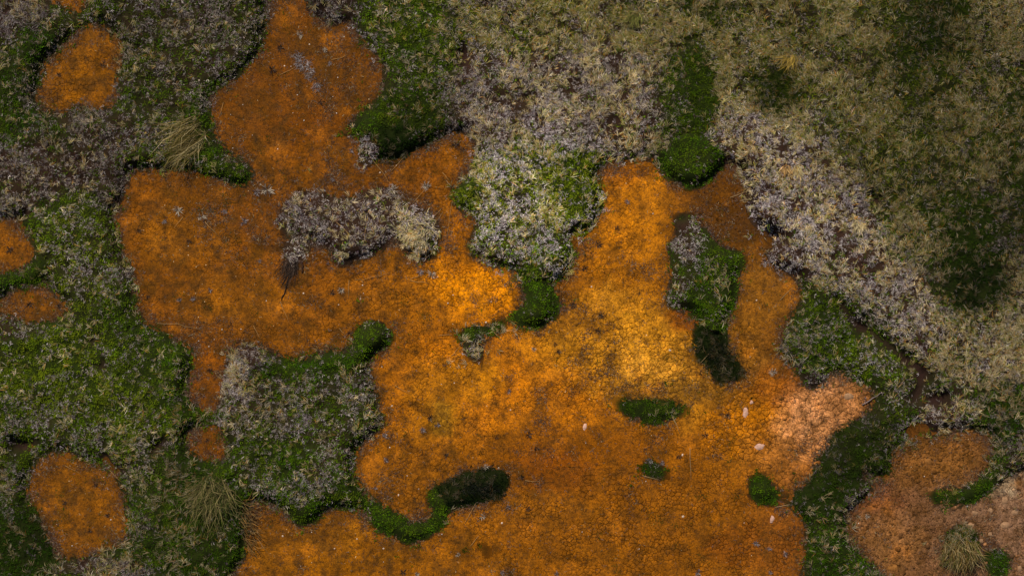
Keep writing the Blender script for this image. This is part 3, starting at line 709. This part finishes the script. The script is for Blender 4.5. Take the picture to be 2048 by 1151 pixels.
sub = {'moss': ('moss_leaves', M_MOSS), 'twig': ('dry_twigs', M_TWIG), 'straw': ('grass_blades', M_STRAW)}
roots = []
for i, (name, label, cat, pts, prm) in enumerate(PL):
    cx = float(np.mean([p[0] for p in pts])); cy = float(np.mean([p[1] for p in pts]))
    wx, wy = px2w(cx, cy); base = np.array([float(wx), float(wy), float(samp(Hgr, np.array([cx]), np.array([cy]))[0])])
    e = link(name, None, loc=base, label=label, category=cat); roots.append(e)
    a = np.array(pts); x0, y0 = a.min(0) - 24; x1, y1 = a.max(0) + 24
    qx = np.arange(max(X0, x0), x1, 5.0); qy = np.arange(max(Y0, y0), y1, 5.0)
    me = grid_mesh('root_mat', Hall, M_PEAT, qx, qy, keep=lambda px, py: (sampn(ID, px, py) == i + 1), lift=.004)
    me.transform(__import__('mathutils').Matrix.Translation(-base)) if False else None
    co = np.empty(len(me.vertices) * 3, np.float32); me.vertices.foreach_get('co', co); co = co.reshape(-1, 3) - base; me.vertices.foreach_set('co', co.astype(np.float32).ravel()); me.update()
    link('root_mat', me, e)
    for spec, (pn, mat) in sub.items():
        pr = acc.pop((i + 1, spec), None)
        if pr:
            v, f, c = joined(pr)
            link(pn, tri_mesh(pn, v - base, f, c, mat), e, kind='stuff' )

# ---------------------------------------------------------------- litter on the mud
bits = acc = {}
def strips(px, py, z, ang, ln, wd, col, **k):
    x, y = px2w(px, py)
    return blades(x, y, z, ang, k.pop('tilt', np.abs(rng.normal(0, .12, len(px)))), ln, wd, col, **k)
onmud = (V < .5) * inframe
ld = onmud * (.07 + 2.0 * sstep(.06, .5, nearv + .15 * fbm(GX, GY, 34, 413, 2)) + .9 * sstep(.15, .55, spot) + .8 * clamp(E(1160,640,60,30) + E(1340,785,130,22,4) + E(620,440,200,90) * .7 + E(640,140,90,110) * .5 + E(1430,430,70,50) * .9 + E(1075,890,40,40) * .5 + E(390,660,90,30) * .6))
n = 84000
px, py = sample_pts(n, ld * (.15 + sstep(-.2, .5, fbm(GX, GY, 22, 411, 3))))
hz = samp(Hall, px, py) + .001
q = rng.random(n)[:, None]
col = np.where(q < .45, lin((62, 40, 28)), np.where(q < .72, lin((92, 62, 40)), np.where(q < .92, lin((104, 88, 80)), lin((150, 132, 100)))))
col = col * light_jitter(n, .3)[:, None]
v, f, c = strips(px, py, hz, rng.uniform(0, 6.28, n), rng.uniform(.008, .042, n), rng.uniform(.0016, .0034, n), col, curl=rng.normal(0, 1.1, n), rootcol=.8)
link('plant_litter', tri_mesh('plant_litter', v, f, c, M_TWIG), kind='stuff', label='scraps of dead brown and grey plant litter strewn over the mud', category='litter')

# green moss specks starting on the mud
n = 5200
px, py = sample_pts(n, onmud * sstep(.35, .7, fbm(GX, GY, 30, 421, 3)) * (.2 + sstep(.1, .5, nearv)))
col = lin((52, 66, 12)) * light_jitter(n, .3)[:, None]
v, f, c = strips(px, py, samp(Hall, px, py), rng.uniform(0, 6.28, n), rng.uniform(.008, .018, n), rng.uniform(.003, .005, n), col, tilt=rng.uniform(.2, 1, n))
link('moss_specks', tri_mesh('moss_specks', v, f, c, M_MOSS), kind='stuff', label='thin green moss specks beginning to grow on the mud', category='moss')

# crumbs of broken mud in the rubbly corner
def blob(r, n=7, flat=.5, seed=0):
    """a small faceted stone: ring, upper ring, cap"""
    g = np.random.default_rng(seed); a = np.linspace(0, 2 * np.pi, n, endpoint=False) + g.uniform(-.25, .25, n)
    rr = r * g.uniform(.75, 1.2, n); sx = g.uniform(.75, 1.25)
    v = [np.stack([np.cos(a) * rr * sx, np.sin(a) * rr, np.zeros(n)], 1),
         np.stack([np.cos(a) * rr * .82 * sx, np.sin(a) * rr * .82, np.full(n, r * flat * .75) * g.uniform(.8, 1.2, n)], 1),
         [[0, 0, r * flat * g.uniform(.9, 1.15)]]]
    v = np.concatenate(v); k = np.arange(n); k2 = (k + 1) % n
    f = np.concatenate([np.stack([k, k2, n + k2], 1), np.stack([k, n + k2, n + k], 1), np.stack([n + k, n + k2, 0 * k + 2 * n], 1)])
    return v, f
shapes = [blob(1, 6 + i % 3, .45 + .05 * (i % 4), 50 + i) for i in range(10)]
rub = poly(MUD['right_rubble']) * (V < .5)
dn = rub * (.35 + 1.2 * E(1885,920,110,66) + .9 * E(1790,1060,90,70)) + onmud * (E(1660,820,100,80) * .9 + E(1440,440,60,46) * .5)
px, py = sample_pts(5600, dn); VV = []; FF = []; CC = []; nv = 0
for k in range(len(px)):
    sv, sf = shapes[k % 10]; r = float(np.clip(rng.lognormal(-4.95, .5), .003, .034)); a = rng.uniform(0, 6.28); ca, sa = math.cos(a), math.sin(a)
    x, y = px2w(px[k], py[k]); z = float(samp(Hmud, px[k:k+1], py[k:k+1])[0])
    p = sv * r; p = np.stack([p[:, 0] * ca - p[:, 1] * sa + x, p[:, 0] * sa + p[:, 1] * ca + y, p[:, 2] + z - .002], 1)
    cc = samp(MC, px[k:k+1], py[k:k+1])[0] * rng.uniform(.6, 1.7) + (lin((150, 104, 66)) * rng.uniform(.2, 1) if (px[k] > 1560 and py[k] < 880 and rng.random() < .35) or (px[k] > 1900 and py[k] > 960 and rng.random() < .3) else 0)
    VV.append(p); FF.append(sf + nv); nv += len(p); CC.append(np.repeat(cc[None], len(p), 0))
link('mud_crumbs', tri_mesh('mud_crumbs', np.concatenate(VV), np.concatenate(FF), np.concatenate(CC), M_MUD), kind='stuff', label='brown crumbs of broken dry mud covering the lower right corner', category='mud crumbs')

def side(x, y, pts):
    """how a member lies among the others of its cluster, in words"""
    pts = np.array(pts, float)
    if len(pts) < 2: return ''
    out = ''
    if len(pts) <= 12:
        rk = {'leftmost': x <= pts[:, 0].min(), 'rightmost': x >= pts[:, 0].max(), 'uppermost': y <= pts[:, 1].min(), 'lowest': y >= pts[:, 1].max()}
        for k in rk:
            if rk[k]: return k
    return ''
LAND = [(680,440,'the big heather shrub'),(840,465,'the straw-topped bush'),(590,500,'the small heather sprig'),(1410,545,'the moss island'),(1440,705,'the tussock under the island'),
 (1300,818,'the tapering moss strip'),(1310,940,'the smallest moss streak'),(1525,975,'the oval moss cushion'),(820,1055,'the moss crescent'),(960,975,'the tussock beside the crescent'),
 (955,665,'the thin moss ribbon'),(1080,610,'the drop-shaped clump'),(1384,320,'the round moss clump'),(740,672,'the moss knob'),(615,1025,'the peninsula clump'),
 (1905,995,'the dark moss crescent'),(1622,757,'the dark heather knot'),(1915,1095,'the drooping straw tussock'),(1660,820,'the pink crust'),(1320,735,'the palest cracked mud'),
 (945,560,'the golden mud patch'),(735,300,'the pale twiggy sprig'),(615,145,'the thin twiggy sprig'),(460,350,'the mossy tongue'),(160,140,'the mud pool at top left'),(155,1010,'the mud pool at bottom left'),
 (40,500,'the mud pool at left'),(60,610,'the lower mud pool at left'),(415,760,'the narrow mud neck'),(412,880,'the tiny round mud pool'),(255,400,'the left bank'),(300,640,'the lower left bank'),
 (740,880,'the peninsula edge'),(490,1060,'the bottom mud bay'),(1000,1140,'the bottom edge middle'),(1350,1140,'the bottom edge centre'),(1560,1140,'the bottom edge corner'),
 (1250,400,'the top of the mud channel'),(1160,540,'the foot of the pale cushion'),(1150,640,'the brown central stain'),(860,830,'the olive stain'),(1080,880,'the grey scabs'),(930,290,'the mud nook'),(760,110,'the top bay rim')]
def place(x, y):
    d = [(a - x) ** 2 + (b - y) ** 2 for a, b, _ in LAND]; i = int(np.argmin(d)); a, b, t = LAND[i]
    if t.startswith(('the mud pool', 'the lower mud pool', 'the narrow', 'the tiny', 'the pink', 'the palest', 'the golden', 'the bottom mud', 'the mud nook', 'the brown central', 'the olive stain', 'the grey scabs', 'the top of')) and d[i] < 90 ** 2: 
        h = 'left' if x < a - 12 else ('right' if x > a + 12 else 'middle'); v = 'upper ' if y < b - 12 else ('lower ' if y > b + 12 else '')
        return 'at the ' + v + h + ' in ' + t
    dx, dy = x - a, y - b
    v = 'above' if dy < 0 else 'below'; h = 'right of' if dx > 0 else 'left of'
    if abs(dx) > 2.2 * abs(dy): return 'just ' + h + ' ' + t
    if abs(dy) > 2.2 * abs(dx): return 'just ' + v + ' ' + t
    return v + ' and to the ' + h.split()[0] + ' of ' + t
# ---------------------------------------------------------------- pale stones and pebbles, each a thing
def where_words(x, y):
    if x < 270 and y < 300: return 'in the small mud pool near the top left corner'
    if x < 160 and y < 700: return 'in the mud pool at the left edge'
    if x < 300 and y > 860: return 'in the lone mud pool near the bottom left corner'
    if y < 300 and x < 960: return 'on the brown mud bay at the top'
    if x < 560 and y < 720: return 'on the mud left of the big heather shrub'
    if x < 1130 and y < 400: return 'on the mud above the big heather shrub'
    if x < 900 and y < 720: return 'on the mud below the big heather shrub'
    if x < 1130 and y < 720: return 'on the bright yellow mud beside the pale cushion'
    if x > 1690 and y > 830: return 'on the brown rubble in the lower right corner'
    if x > 1560: return 'on the pink crust near the dark leafy slope'
    if x > 1130 and y < 560: return 'on the mud channel left of the moss island'
    if x > 1130 and y < 790: return 'on the pale cracked mud below the moss island'
    if x > 1450: return 'on the mud near the small oval moss cushion'
    if x > 1130: return 'on the cracked mud below the tapering moss strip'
    if x < 1050 and y > 1000: return 'on the mud below the moss crescent'
    return 'on the open mud right of the mossy peninsula'
big = [(1169,853,5,8,'thin white stone lying on the open mud, left of the tapering moss strip'),(1491,823,6,11,'white upright stone flake in the deep orange cracked mud'),
 (1519,892,13,8,'largest white pink stone, lying flat on mud above the oval moss cushion'),(1544,1037,6,8,'white egg shaped stone on the mud below the oval moss cushion'),
 (1503,804,4,4,'small cream stone just above the white flake in deep orange mud'),(1697,792,11,8,'pale cream stone on the pink crust under the green slope'),
 (2010,1001,11,8,'pale flat stone at the foot of the light bank, lower right'),(1981,1020,8,6,'pale rounded stone left of a larger flat one, right edge'),
 (2030,1023,9,7,'pale stone near the right edge below the flat one'),(2011,1049,13,8,'broad pale stone in the middle of the right hand rubble'),
 (1950,1025,7,5,'small pale stone in the rubble below the dark moss crescent'),(1942,1050,7,6,'buff stone just above the drooping straw tussock'),
 (1981,1067,6,5,'small buff stone above the grey tipped corner clump'),(1962,1081,5,6,'small orange buff stone right of the drooping straw tussock'),
 (1857,923,8,8,'ochre clod standing out on the crumbly brown mound'),(2040,1137,7,7,'pale pebble at the bottom right corner'),
 (1785,1134,12,9,'orange buff clod at the bottom edge, left of the drooping tussock'),(1734,774,4,4,'tiny cream stone at the edge of the green slope'),
 (784,811,2.6,2.6,''),(773,869,2.6,2.4,''),(797,989,3,3.6,''),(565,1071,3.4,3,''),(767,1096,3,2.6,''),(714,1077,2.2,2,''),(623,1063,2,2.4,''),(1004,1045,3,3.4,''),(997,935,2.6,3,''),(669,1096,2.4,2,''),
 (1366,1032,4,3.6,''),(1021,819,2.2,2.2,''),(1365,909,2.4,4,''),(1183,573,2.4,2.4,''),(1306,427,1.8,1.8,''),(1513,600,2.4,2.4,''),(607,586,2.6,2.6,''),(725,570,2.2,2.2,''),(677,609,2.2,2,''),(721,597,2,2,''),
 (972,644,2.6,2.6,''),(906,590,2.6,2.4,''),(720,413,2,2,''),(764,733,2,2,''),(569,132,2.4,2.4,''),(688,74,2.4,2.4,''),(619,89,2.2,2,''),(760,345,2.6,2.2,''),(401,162,3.4,2.6,''),(265,950,4.5,3.5,''),(1340,700,4,3,'')]
stones = {}
def stone(x, y, rx, ry, label, col, name='pebble', grp=None):
    k = (name, len(stones) % 7, tuple(np.round(col, 2)))
    if k not in stones:
        v, f = blob(1, 6 + len(stones) % 3, .42, 90 + len(stones)); stones[k] = tri_mesh(name, v, f, lin(col), M_STONE)
    wx, wy = px2w(x, y); z = float(samp(Hall, np.array([float(x)]), np.array([float(y)]))[0])
    o = link(name, stones[k], loc=(float(wx), float(wy), z - min(rx, ry) * U * .12), label=label, category='pebble' if name == 'pebble' else 'stone', group=grp)
    o.scale = (rx * U, ry * U, min(rx, ry) * U * .8); o.rotation_euler = (0, 0, rng.uniform(-.3, .3))
    return o
for x, y, rx, ry, lb in big:
    pink = (206, 160, 136) if x < 1560 else (156, 118, 84)
    if lb.startswith(('ochre', 'orange')): pink = (150, 98, 44)
    if lb: stone(x, y, rx, ry, lb, pink, 'stone')
    else: stone(x, y, rx * .75, ry * .75, 'small white pebble ' + place(x, y), (214, 186, 160), 'pebble', 'white pebbles scattered on the mud')
pd = onmud * (nearw < .2) * (.35 + 2.2 * E(160,1010,120,110) + 1.6 * E(600,1110,160,60) + .8 * E(400,520,180,160) + .8 * E(620,200,180,160) + .5 * (GX > 1690)) * (GX > 5) * (GX < 2040) * (GY > 5) * (GY < 1146)
px, py = sample_pts(150, pd)
for x, y in zip(px, py):
    r = rng.uniform(.7, 1.3); c = (226, 190, 140) if rng.random() < .6 else (222, 206, 190)
    stone(x, y, r, r * rng.uniform(.8, 1.2), 'tiny pale pebble ' + place(x, y), c, 'pebble', 'tiny pale pebbles sprinkled over the mud')

# ---------------------------------------------------------------- small dry tufts on the mud
def tuft_mesh(kind, seed):
    global rng
    keep = rng; rng = np.random.default_rng(seed)
    n = 34 if kind != 'dark' else 30
    a = rng.uniform(0, 2 * np.pi, n); r0 = rng.uniform(0, .012, n)
    x = np.cos(a) * r0; y = np.sin(a) * r0; z = np.zeros(n)
    if kind == 'pale': col = np.where(rng.random(n)[:, None] < .3, lin((96, 76, 62)), lin((176, 160, 138)))
    elif kind == 'grey': col = np.where(rng.random(n)[:, None] < .4, lin((78, 62, 60)), lin((146, 136, 134)))
    else: col = np.where(rng.random(n)[:, None] < .75, lin((52, 36, 28)), lin((98, 84, 66)))
    col = col * np.exp(rng.normal(0, .25, n))[:, None]
    m = tri_mesh('dry_tuft', *blades(x, y, z, a + rng.normal(0, .4, n), rng.uniform(.05, .8, n), rng.uniform(.02, .052, n), rng.uniform(.0022, .004, n), col, rootcol=.6), M_TWIG)
    rng = keep
    return m
TM = {k: [tuft_mesh(k, 700 + i + 10 * j) for i in range(4)] for j, k in enumerate(('pale', 'grey', 'dark'))}
tufts = [(356,421,'pale',1.5),(403,434,'pale',1.2),(449,424,'grey',.9),(488,444,'grey',1.2),(329,444,'grey',.7),(278,461,'dark',.9),(378,482,'dark',.9),(420,580,'grey',.7),(296,593,'dark',.6),(359,600,'grey',.7),(386,597,'grey',.8),
 (683,580,'pale',1.),(664,585,'dark',1.),(864,548,'pale',1.2),(520,522,'grey',.6),(649,100,'pale',.8),(737,300,'pale',1.3),(703,301,'grey',.7),(666,359,'grey',.7),(852,373,'pale',1.4),(785,380,'pale',1.6),(534,380,'pale',1.8),(515,385,'grey',1.2),(912,290,'dark',1.2),(925,300,'dark',1.),
 (772,920,'grey',.8),(993,875,'dark',.6),(821,892,'dark',.5),(704,1018,'grey',.7),(916,1108,'pale',.7),(806,1144,'dark',1.1),(835,1147,'pale',.7),(972,933,'pale',.9),(892,909,'dark',.8),(964,1032,'pale',.9),(1058,869,'dark',1.1),(1073,896,'dark',1.),(1044,955,'dark',.8),(1056,1016,'dark',.9),(1017,1013,'grey',.7),
 (1357,913,'dark',.8),(1299,920,'grey',1.),(1325,925,'grey',.8),(1396,1144,'grey',1.),(1513,1086,'grey',.9),(1019,782,'grey',.7),(1005,1144,'grey',.8),(1114,1147,'grey',.8),(1539,1096,'grey',.7),(1570,1108,'grey',.9),(1541,1144,'grey',.7),(1563,1028,'dark',.7),(1734,1032,'pale',.8),
 (1068,698,'pale',.7),(1254,404,'grey',.8),(1234,456,'dark',.8),(1278,587,'dark',.6),(1202,631,'dark',1.2),(1195,661,'dark',1.),(1169,536,'dark',1.),(1197,490,'dark',1.2),(1117,702,'dark',.9),(1145,610,'dark',1.),(1110,688,'dark',.7),(840,545,'grey',1.),(1455,830,'dark',1.),(1410,870,'dark',1.),(1545,745,'pale',1.2),(770,870,'grey',.8),(750,975,'grey',.6),(735,648,'pale',1.),(775,668,'dark',1.2),(700,665,'dark',1.),
 (860,835,'dark',1.1),(845,860,'grey',1.),(875,850,'grey',.8),(660,128,'grey',.7),(600,70,'pale',1.),(560,95,'dark',1.2),(545,140,'dark',1.3),(640,205,'dark',.9),(118,150,'dark',1.),(205,130,'dark',.9),(160,215,'dark',.9),(190,970,'dark',.9),(215,1030,'dark',.9),(130,1005,'dark',.8),(180,1060,'dark',.8),(60,608,'dark',1.2),(118,612,'dark',.9),(20,500,'dark',1.2),(420,740,'dark',.8),(415,880,'dark',.7)]
word = {'pale': 'pale dry grass tuft', 'grey': 'small dead grey tuft', 'dark': 'dark withered tuft'}
for i, (x, y, k, s_) in enumerate(tufts):
    wx, wy = px2w(x, y)
    o = link('dry_tuft', TM[k][i % 4], loc=(float(wx), float(wy), float(samp(Hall, np.array([float(x)]), np.array([float(y)]))[0])), label=word[k] + ' ' + place(x, y), category='plant tuft', group='dry plant tufts scattered over the mud')
    o.scale = (s_, s_, s_); o.rotation_euler = (0, 0, rng.uniform(0, 6.28))

# ---------------------------------------------------------------- single stalks lying on the mud, a stick, a dead stem
def stalk(pts, w, col, name, label, cat, grp=None, lift=.006):
    pts = np.array(pts, float)
    P = [pts[0]]
    for a, b in zip(pts[:-1], pts[1:]):
        for t in (.33, .66, 1): P.append(a + (b - a) * t + (rng.normal(0, .8, 2) if t < 1 else 0))
    P = np.array(P); wx, wy = px2w(P[:, 0], P[:, 1]); z = samp(Hall, P[:, 0], P[:, 1]) + lift
    z[1:-1] += rng.uniform(0, lift * 1.5, len(P) - 2)
    Q = np.stack([wx, wy, z], 1); base = Q[0].copy(); Q = Q - base
    T = np.gradient(Q[:, :2], axis=0); T /= np.linalg.norm(T, axis=1)[:, None] + 1e-9
    N_ = np.stack([-T[:, 1], T[:, 0]], 1); n = len(Q); rad = w * np.linspace(1, .55, n)
    R_ = []
    for k in range(5):
        an = 2 * math.pi * k / 5
        R_.append(np.concatenate([Q[:, :2] + N_ * (rad * math.cos(an))[:, None], (Q[:, 2] + rad * math.sin(an))[:, None]], 1))
    v = np.stack(R_, 1).reshape(-1, 3)
    f = []
    for i in range(n - 1):
        for k in range(5): a = i * 5 + k; b = i * 5 + (k + 1) % 5; f += [(a, b, b + 5), (a, b + 5, a + 5)]
    f += [(0, 2, 1), (0, 3, 2), (0, 4, 3)]; e = (n - 1) * 5; f += [(e, e + 1, e + 2), (e, e + 2, e + 3), (e, e + 3, e + 4)]
    return link(name, tri_mesh(name, v, np.array(f), lin(col) * rng.uniform(.8, 1.15), M_STRAW if cat != 'stick' else M_TWIG), loc=base, label=label, category=cat, group=grp)
stalks = [[(710,558),(725,560),(781,544)],[(561,603),(580,648)],[(698,560),(697,597)],[(820,560),(859,567)],[(820,558),(842,550)],[(679,656),(693,671)],[(507,651),(522,680)],[(903,712),(920,692)],[(988,664),(1008,685)],[(879,670),(906,671)],[(825,407),(849,380)],
 [(734,305),(760,338),(785,372)],[(783,342),(815,306)],[(663,120),(680,117),(694,110)],[(410,443),(437,473)],[(366,434),(349,456)],[(315,646),(356,647),(403,660)],[(1401,725),(1440,680)],[(1346,833),(1351,850)],[(1344,833),(1360,866)],[(1285,950),(1319,959)],[(1551,1013),(1580,1008)],
 [(790,770),(819,787)],[(940,1092),(958,1070)],[(930,1045),(952,1005)],[(475,696),(500,705)],[(1130,570),(1140,548)],[(1560,600),(1585,575)],[(1460,395),(1500,380)],[(1050,960),(1075,962)],[(893,475),(905,400)],[(860,440),(880,420)],[(868,452),(886,423)],[(730,480),(736,440)],[(675,445),(735,502)],[(1195,380),(1180,410)],[(560,150),(590,135)],[(470,985),(520,1060)],[(500,1050),(540,1110)],[(480,1040),(505,1110)],[(130,930),(165,950)],[(220,940),(245,965)],[(235,1090),(262,1075)],[(225,1100),(258,1082)],[(885,345),(900,362)],[(440,230),(447,205)],[(1380,895),(1382,960)]]
for p in stalks:
    x, y = p[0]
    stalk(p, .0022, (178, 138, 86) if x < 1200 else (196, 160, 110), 'grass_stalk', 'dry grass stalk ' + place(x, y), 'grass stalk', 'single dry grass stalks lying on the mud')
stalk([(1724,809),(1745,795),(1766,784)], .0065, (138, 118, 112), 'stick', 'grey weathered stick on the brown ground between pink crust and green slope', 'stick', lift=.01)
stalk([(590,515),(587,540),(577,556),(571,580),(563,600)], .009, (44, 33, 26), 'dead_stem', 'thin dark dead stem trailing down from the small heather sprig', 'stick', lift=.005)
stalk([(584,520),(578,545),(566,566)], .006, (60, 44, 34), 'dead_stem', 'shorter dark dead stem left of the long one below the heather sprig', 'stick', lift=.005)
stalk([(600,520),(606,532),(604,545)], .012, (62, 40, 26), 'root_stub', 'short dark root stub below the small heather sprig', 'stick', lift=.006)

# ---------------------------------------------------------------- tussocks with long arching blades
def fan(name, label, base_px, spread, dirdeg, half, n, L, cols, lum=1., tilt=(.2, 1.0), curlm=0., w=(.0026, .0044), body=None, zlift=0):
    """long blades from a base patch, arching mostly towards dirdeg (0 = right, 90 = up in the picture)"""
    a = np.radians(dirdeg + rng.normal(0, half, n)); r = rng.random(n) ** .5
    t = rng.uniform(0, 6.28, n)
    px = base_px[0] + spread[0] * r * np.cos(t); py = base_px[1] + spread[1] * r * np.sin(t)
    x, y = px2w(px, py); z = samp(Hall, px, py) + zlift
    ci = rng.integers(0, len(cols), n); col = np.array([lin(c) for c in cols])[ci] * lum * light_jitter(n, .42)[:, None]
    bx, by = px2w(*base_px); base = np.array([float(bx), float(by), float(samp(Hall, np.array([float(base_px[0])]), np.array([float(base_px[1])]))[0])])
    v, f, c = blades(x, y, z, a, rng.uniform(*tilt, n), rng.uniform(L * .5, L, n), rng.uniform(*w, n), col, curl=rng.normal(curlm, .35, n), rootcol=.45, tipcol=1.1, droop=.9)
    if body is None:
        e = link(name, None, loc=base, label=label, category='grass tussock')
    else: e = body; base = np.array(e.location)
    link('arching_blades', tri_mesh('arching_blades', v - base, f, c, M_STRAW), e, kind='stuff')
    return e
ST = [(178,150,92),(150,122,66),(196,172,120),(134,118,48)]
fan('straw_tussock', 'straw yellow tussock combed down to the left, above the left mud flat', (392,268), (26,40), 212, 20, 300, .50, [(196,166,98),(150,122,60),(212,188,130),(108,96,36),(70,66,20)], .62, tilt=(.1,.6), w=(.0018,.0034))
t2 = fan('straw_tussock', 'green tussock with pale arching blades in the moss near the bottom left', (428,975), (34,30), 262, 34, 300, .50, [(170,150,96),(96,100,40),(62,76,20),(130,116,66)], .6, w=(.0018,.0034))
fan('straw_tussock', '', (440,985), (40,30), 200, 30, 160, .34, [(140,126,76),(84,92,32)], .6, body=t2)
aa = [r for r in roots if 'drooping to the bottom' in r['label']][0]
fan('', '', (1920,1090), (34,22), 262, 30, 380, .34, [(150,122,74),(120,92,44),(98,96,40),(168,146,100)], .7, body=aa)
bush = [r for r in roots if 'straw-topped' in r['label']][0]
fan('', '', (835,455), (34,34), 300, 70, 200, .13, [(200,180,132),(168,146,96),(156,144,100)], .85, body=bush)
fan('straw_tussock', 'loose dark straw blades spilling on the mud left of the bottom centre', (492,1045), (14,50), 330, 30, 90, .28, [(150,110,56),(120,92,52)], .7)
fan('straw_tussock', 'small pale straw tussock in the upper right grassland above the grey bank', (1590,338), (10,10), 262, 28, 90, .17, [(200,182,130),(184,150,88)], 1.)
fan('straw_tussock', 'small orange straw tussock just left of the pale one in the grassland', (1568,338), (8,8), 250, 30, 70, .14, [(196,146,84),(184,150,96)], .9)
fan('straw_tussock', 'light straw tussock in the middle of the grey bank right of the channel', (1712,448), (10,8), 258, 30, 90, .18, [(206,186,142),(190,168,116)], .95)
fan('straw_tussock', 'golden straw tussock leaning left near the top right meadow', (1578,118), (14,10), 240, 30, 110, .20, [(184,152,74),(160,132,52)], .8)
fan('straw_tussock', 'olive green tussock with long blades in the dark grass below the top edge', (1270,30), (14,12), 235, 35, 130, .22, [(120,122,52),(150,138,76)], .7)

# ---------------------------------------------------------------- members that would still share a label: say which one by its place
byl = {}
for o in bpy.data.objects:
    if o.parent is None and o.get('group') and o.get('label'): byl.setdefault(o['label'], []).append(o)
for lb, L_ in byl.items():
    if len(L_) < 2: continue
    xs_ = [o.location.x for o in L_]; ys_ = [o.location.y for o in L_]
    if len(L_) == 2:
        k = (0, 1) if abs(xs_[0] - xs_[1]) > abs(ys_[0] - ys_[1]) else (1, 1)
        A = sorted(L_, key=lambda o: o.location[k[0]])
        w_ = ('left', 'right') if k[0] == 0 else ('lower', 'upper')
        for o, t in zip(A, w_): o['label'] = t + ' ' + lb if lb.split()[0] not in ('left', 'right') else lb
        continue
    left_ = list(L_)
    for t, key in (('leftmost', lambda o: o.location.x), ('rightmost', lambda o: -o.location.x), ('uppermost', lambda o: -o.location.y), ('lowest', lambda o: o.location.y)):
        if not left_: break
        m_ = min(left_, key=key); left_.remove(m_); m_['label'] = t + ' ' + lb
    if len(left_) == 1: left_[0]['label'] = 'innermost ' + lb

fan('withered_spray', 'dark withered spray of stems hanging below the small heather sprig on mud', (584,525), (16,14), 248, 16, 160, .30, [(62,46,34),(88,70,56),(48,36,28)], .8, tilt=(.02,.25), w=(.0016,.003))
t1 = [r for r in roots if 'almost black' in r['label']][0]
fan('', '', (1434,704), (20,24), 270, 80, 260, .09, [(40,46,8),(28,34,6),(48,48,14)], .34, body=t1)
t3 = [r for r in roots if 'black green sedge' in r['label']][0]
fan('', '', (958,976), (36,10), 20, 60, 260, .09, [(30,40,6),(20,28,5)], .3, body=t3)

sp = fan('heather_sprig', 'thin grey twiggy heather sprig in the middle of the upper brown mud', (606,128), (16,12), 250, 70, 120, .07, [(140,126,124),(96,80,78),(176,164,158)], .75, tilt=(.05,.5), w=(.0016,.003))
sp['category'] = 'shrub'
for q_ in ((622,150,11,14), (634,172,8,8), (596,112,8,8)): fan('', '', (q_[0], q_[1]), (q_[2], q_[3]), 265, 80, 70, .06, [(140,126,124),(96,80,78),(170,160,154)], .75, tilt=(.05,.5), w=(.0016,.003), body=sp)
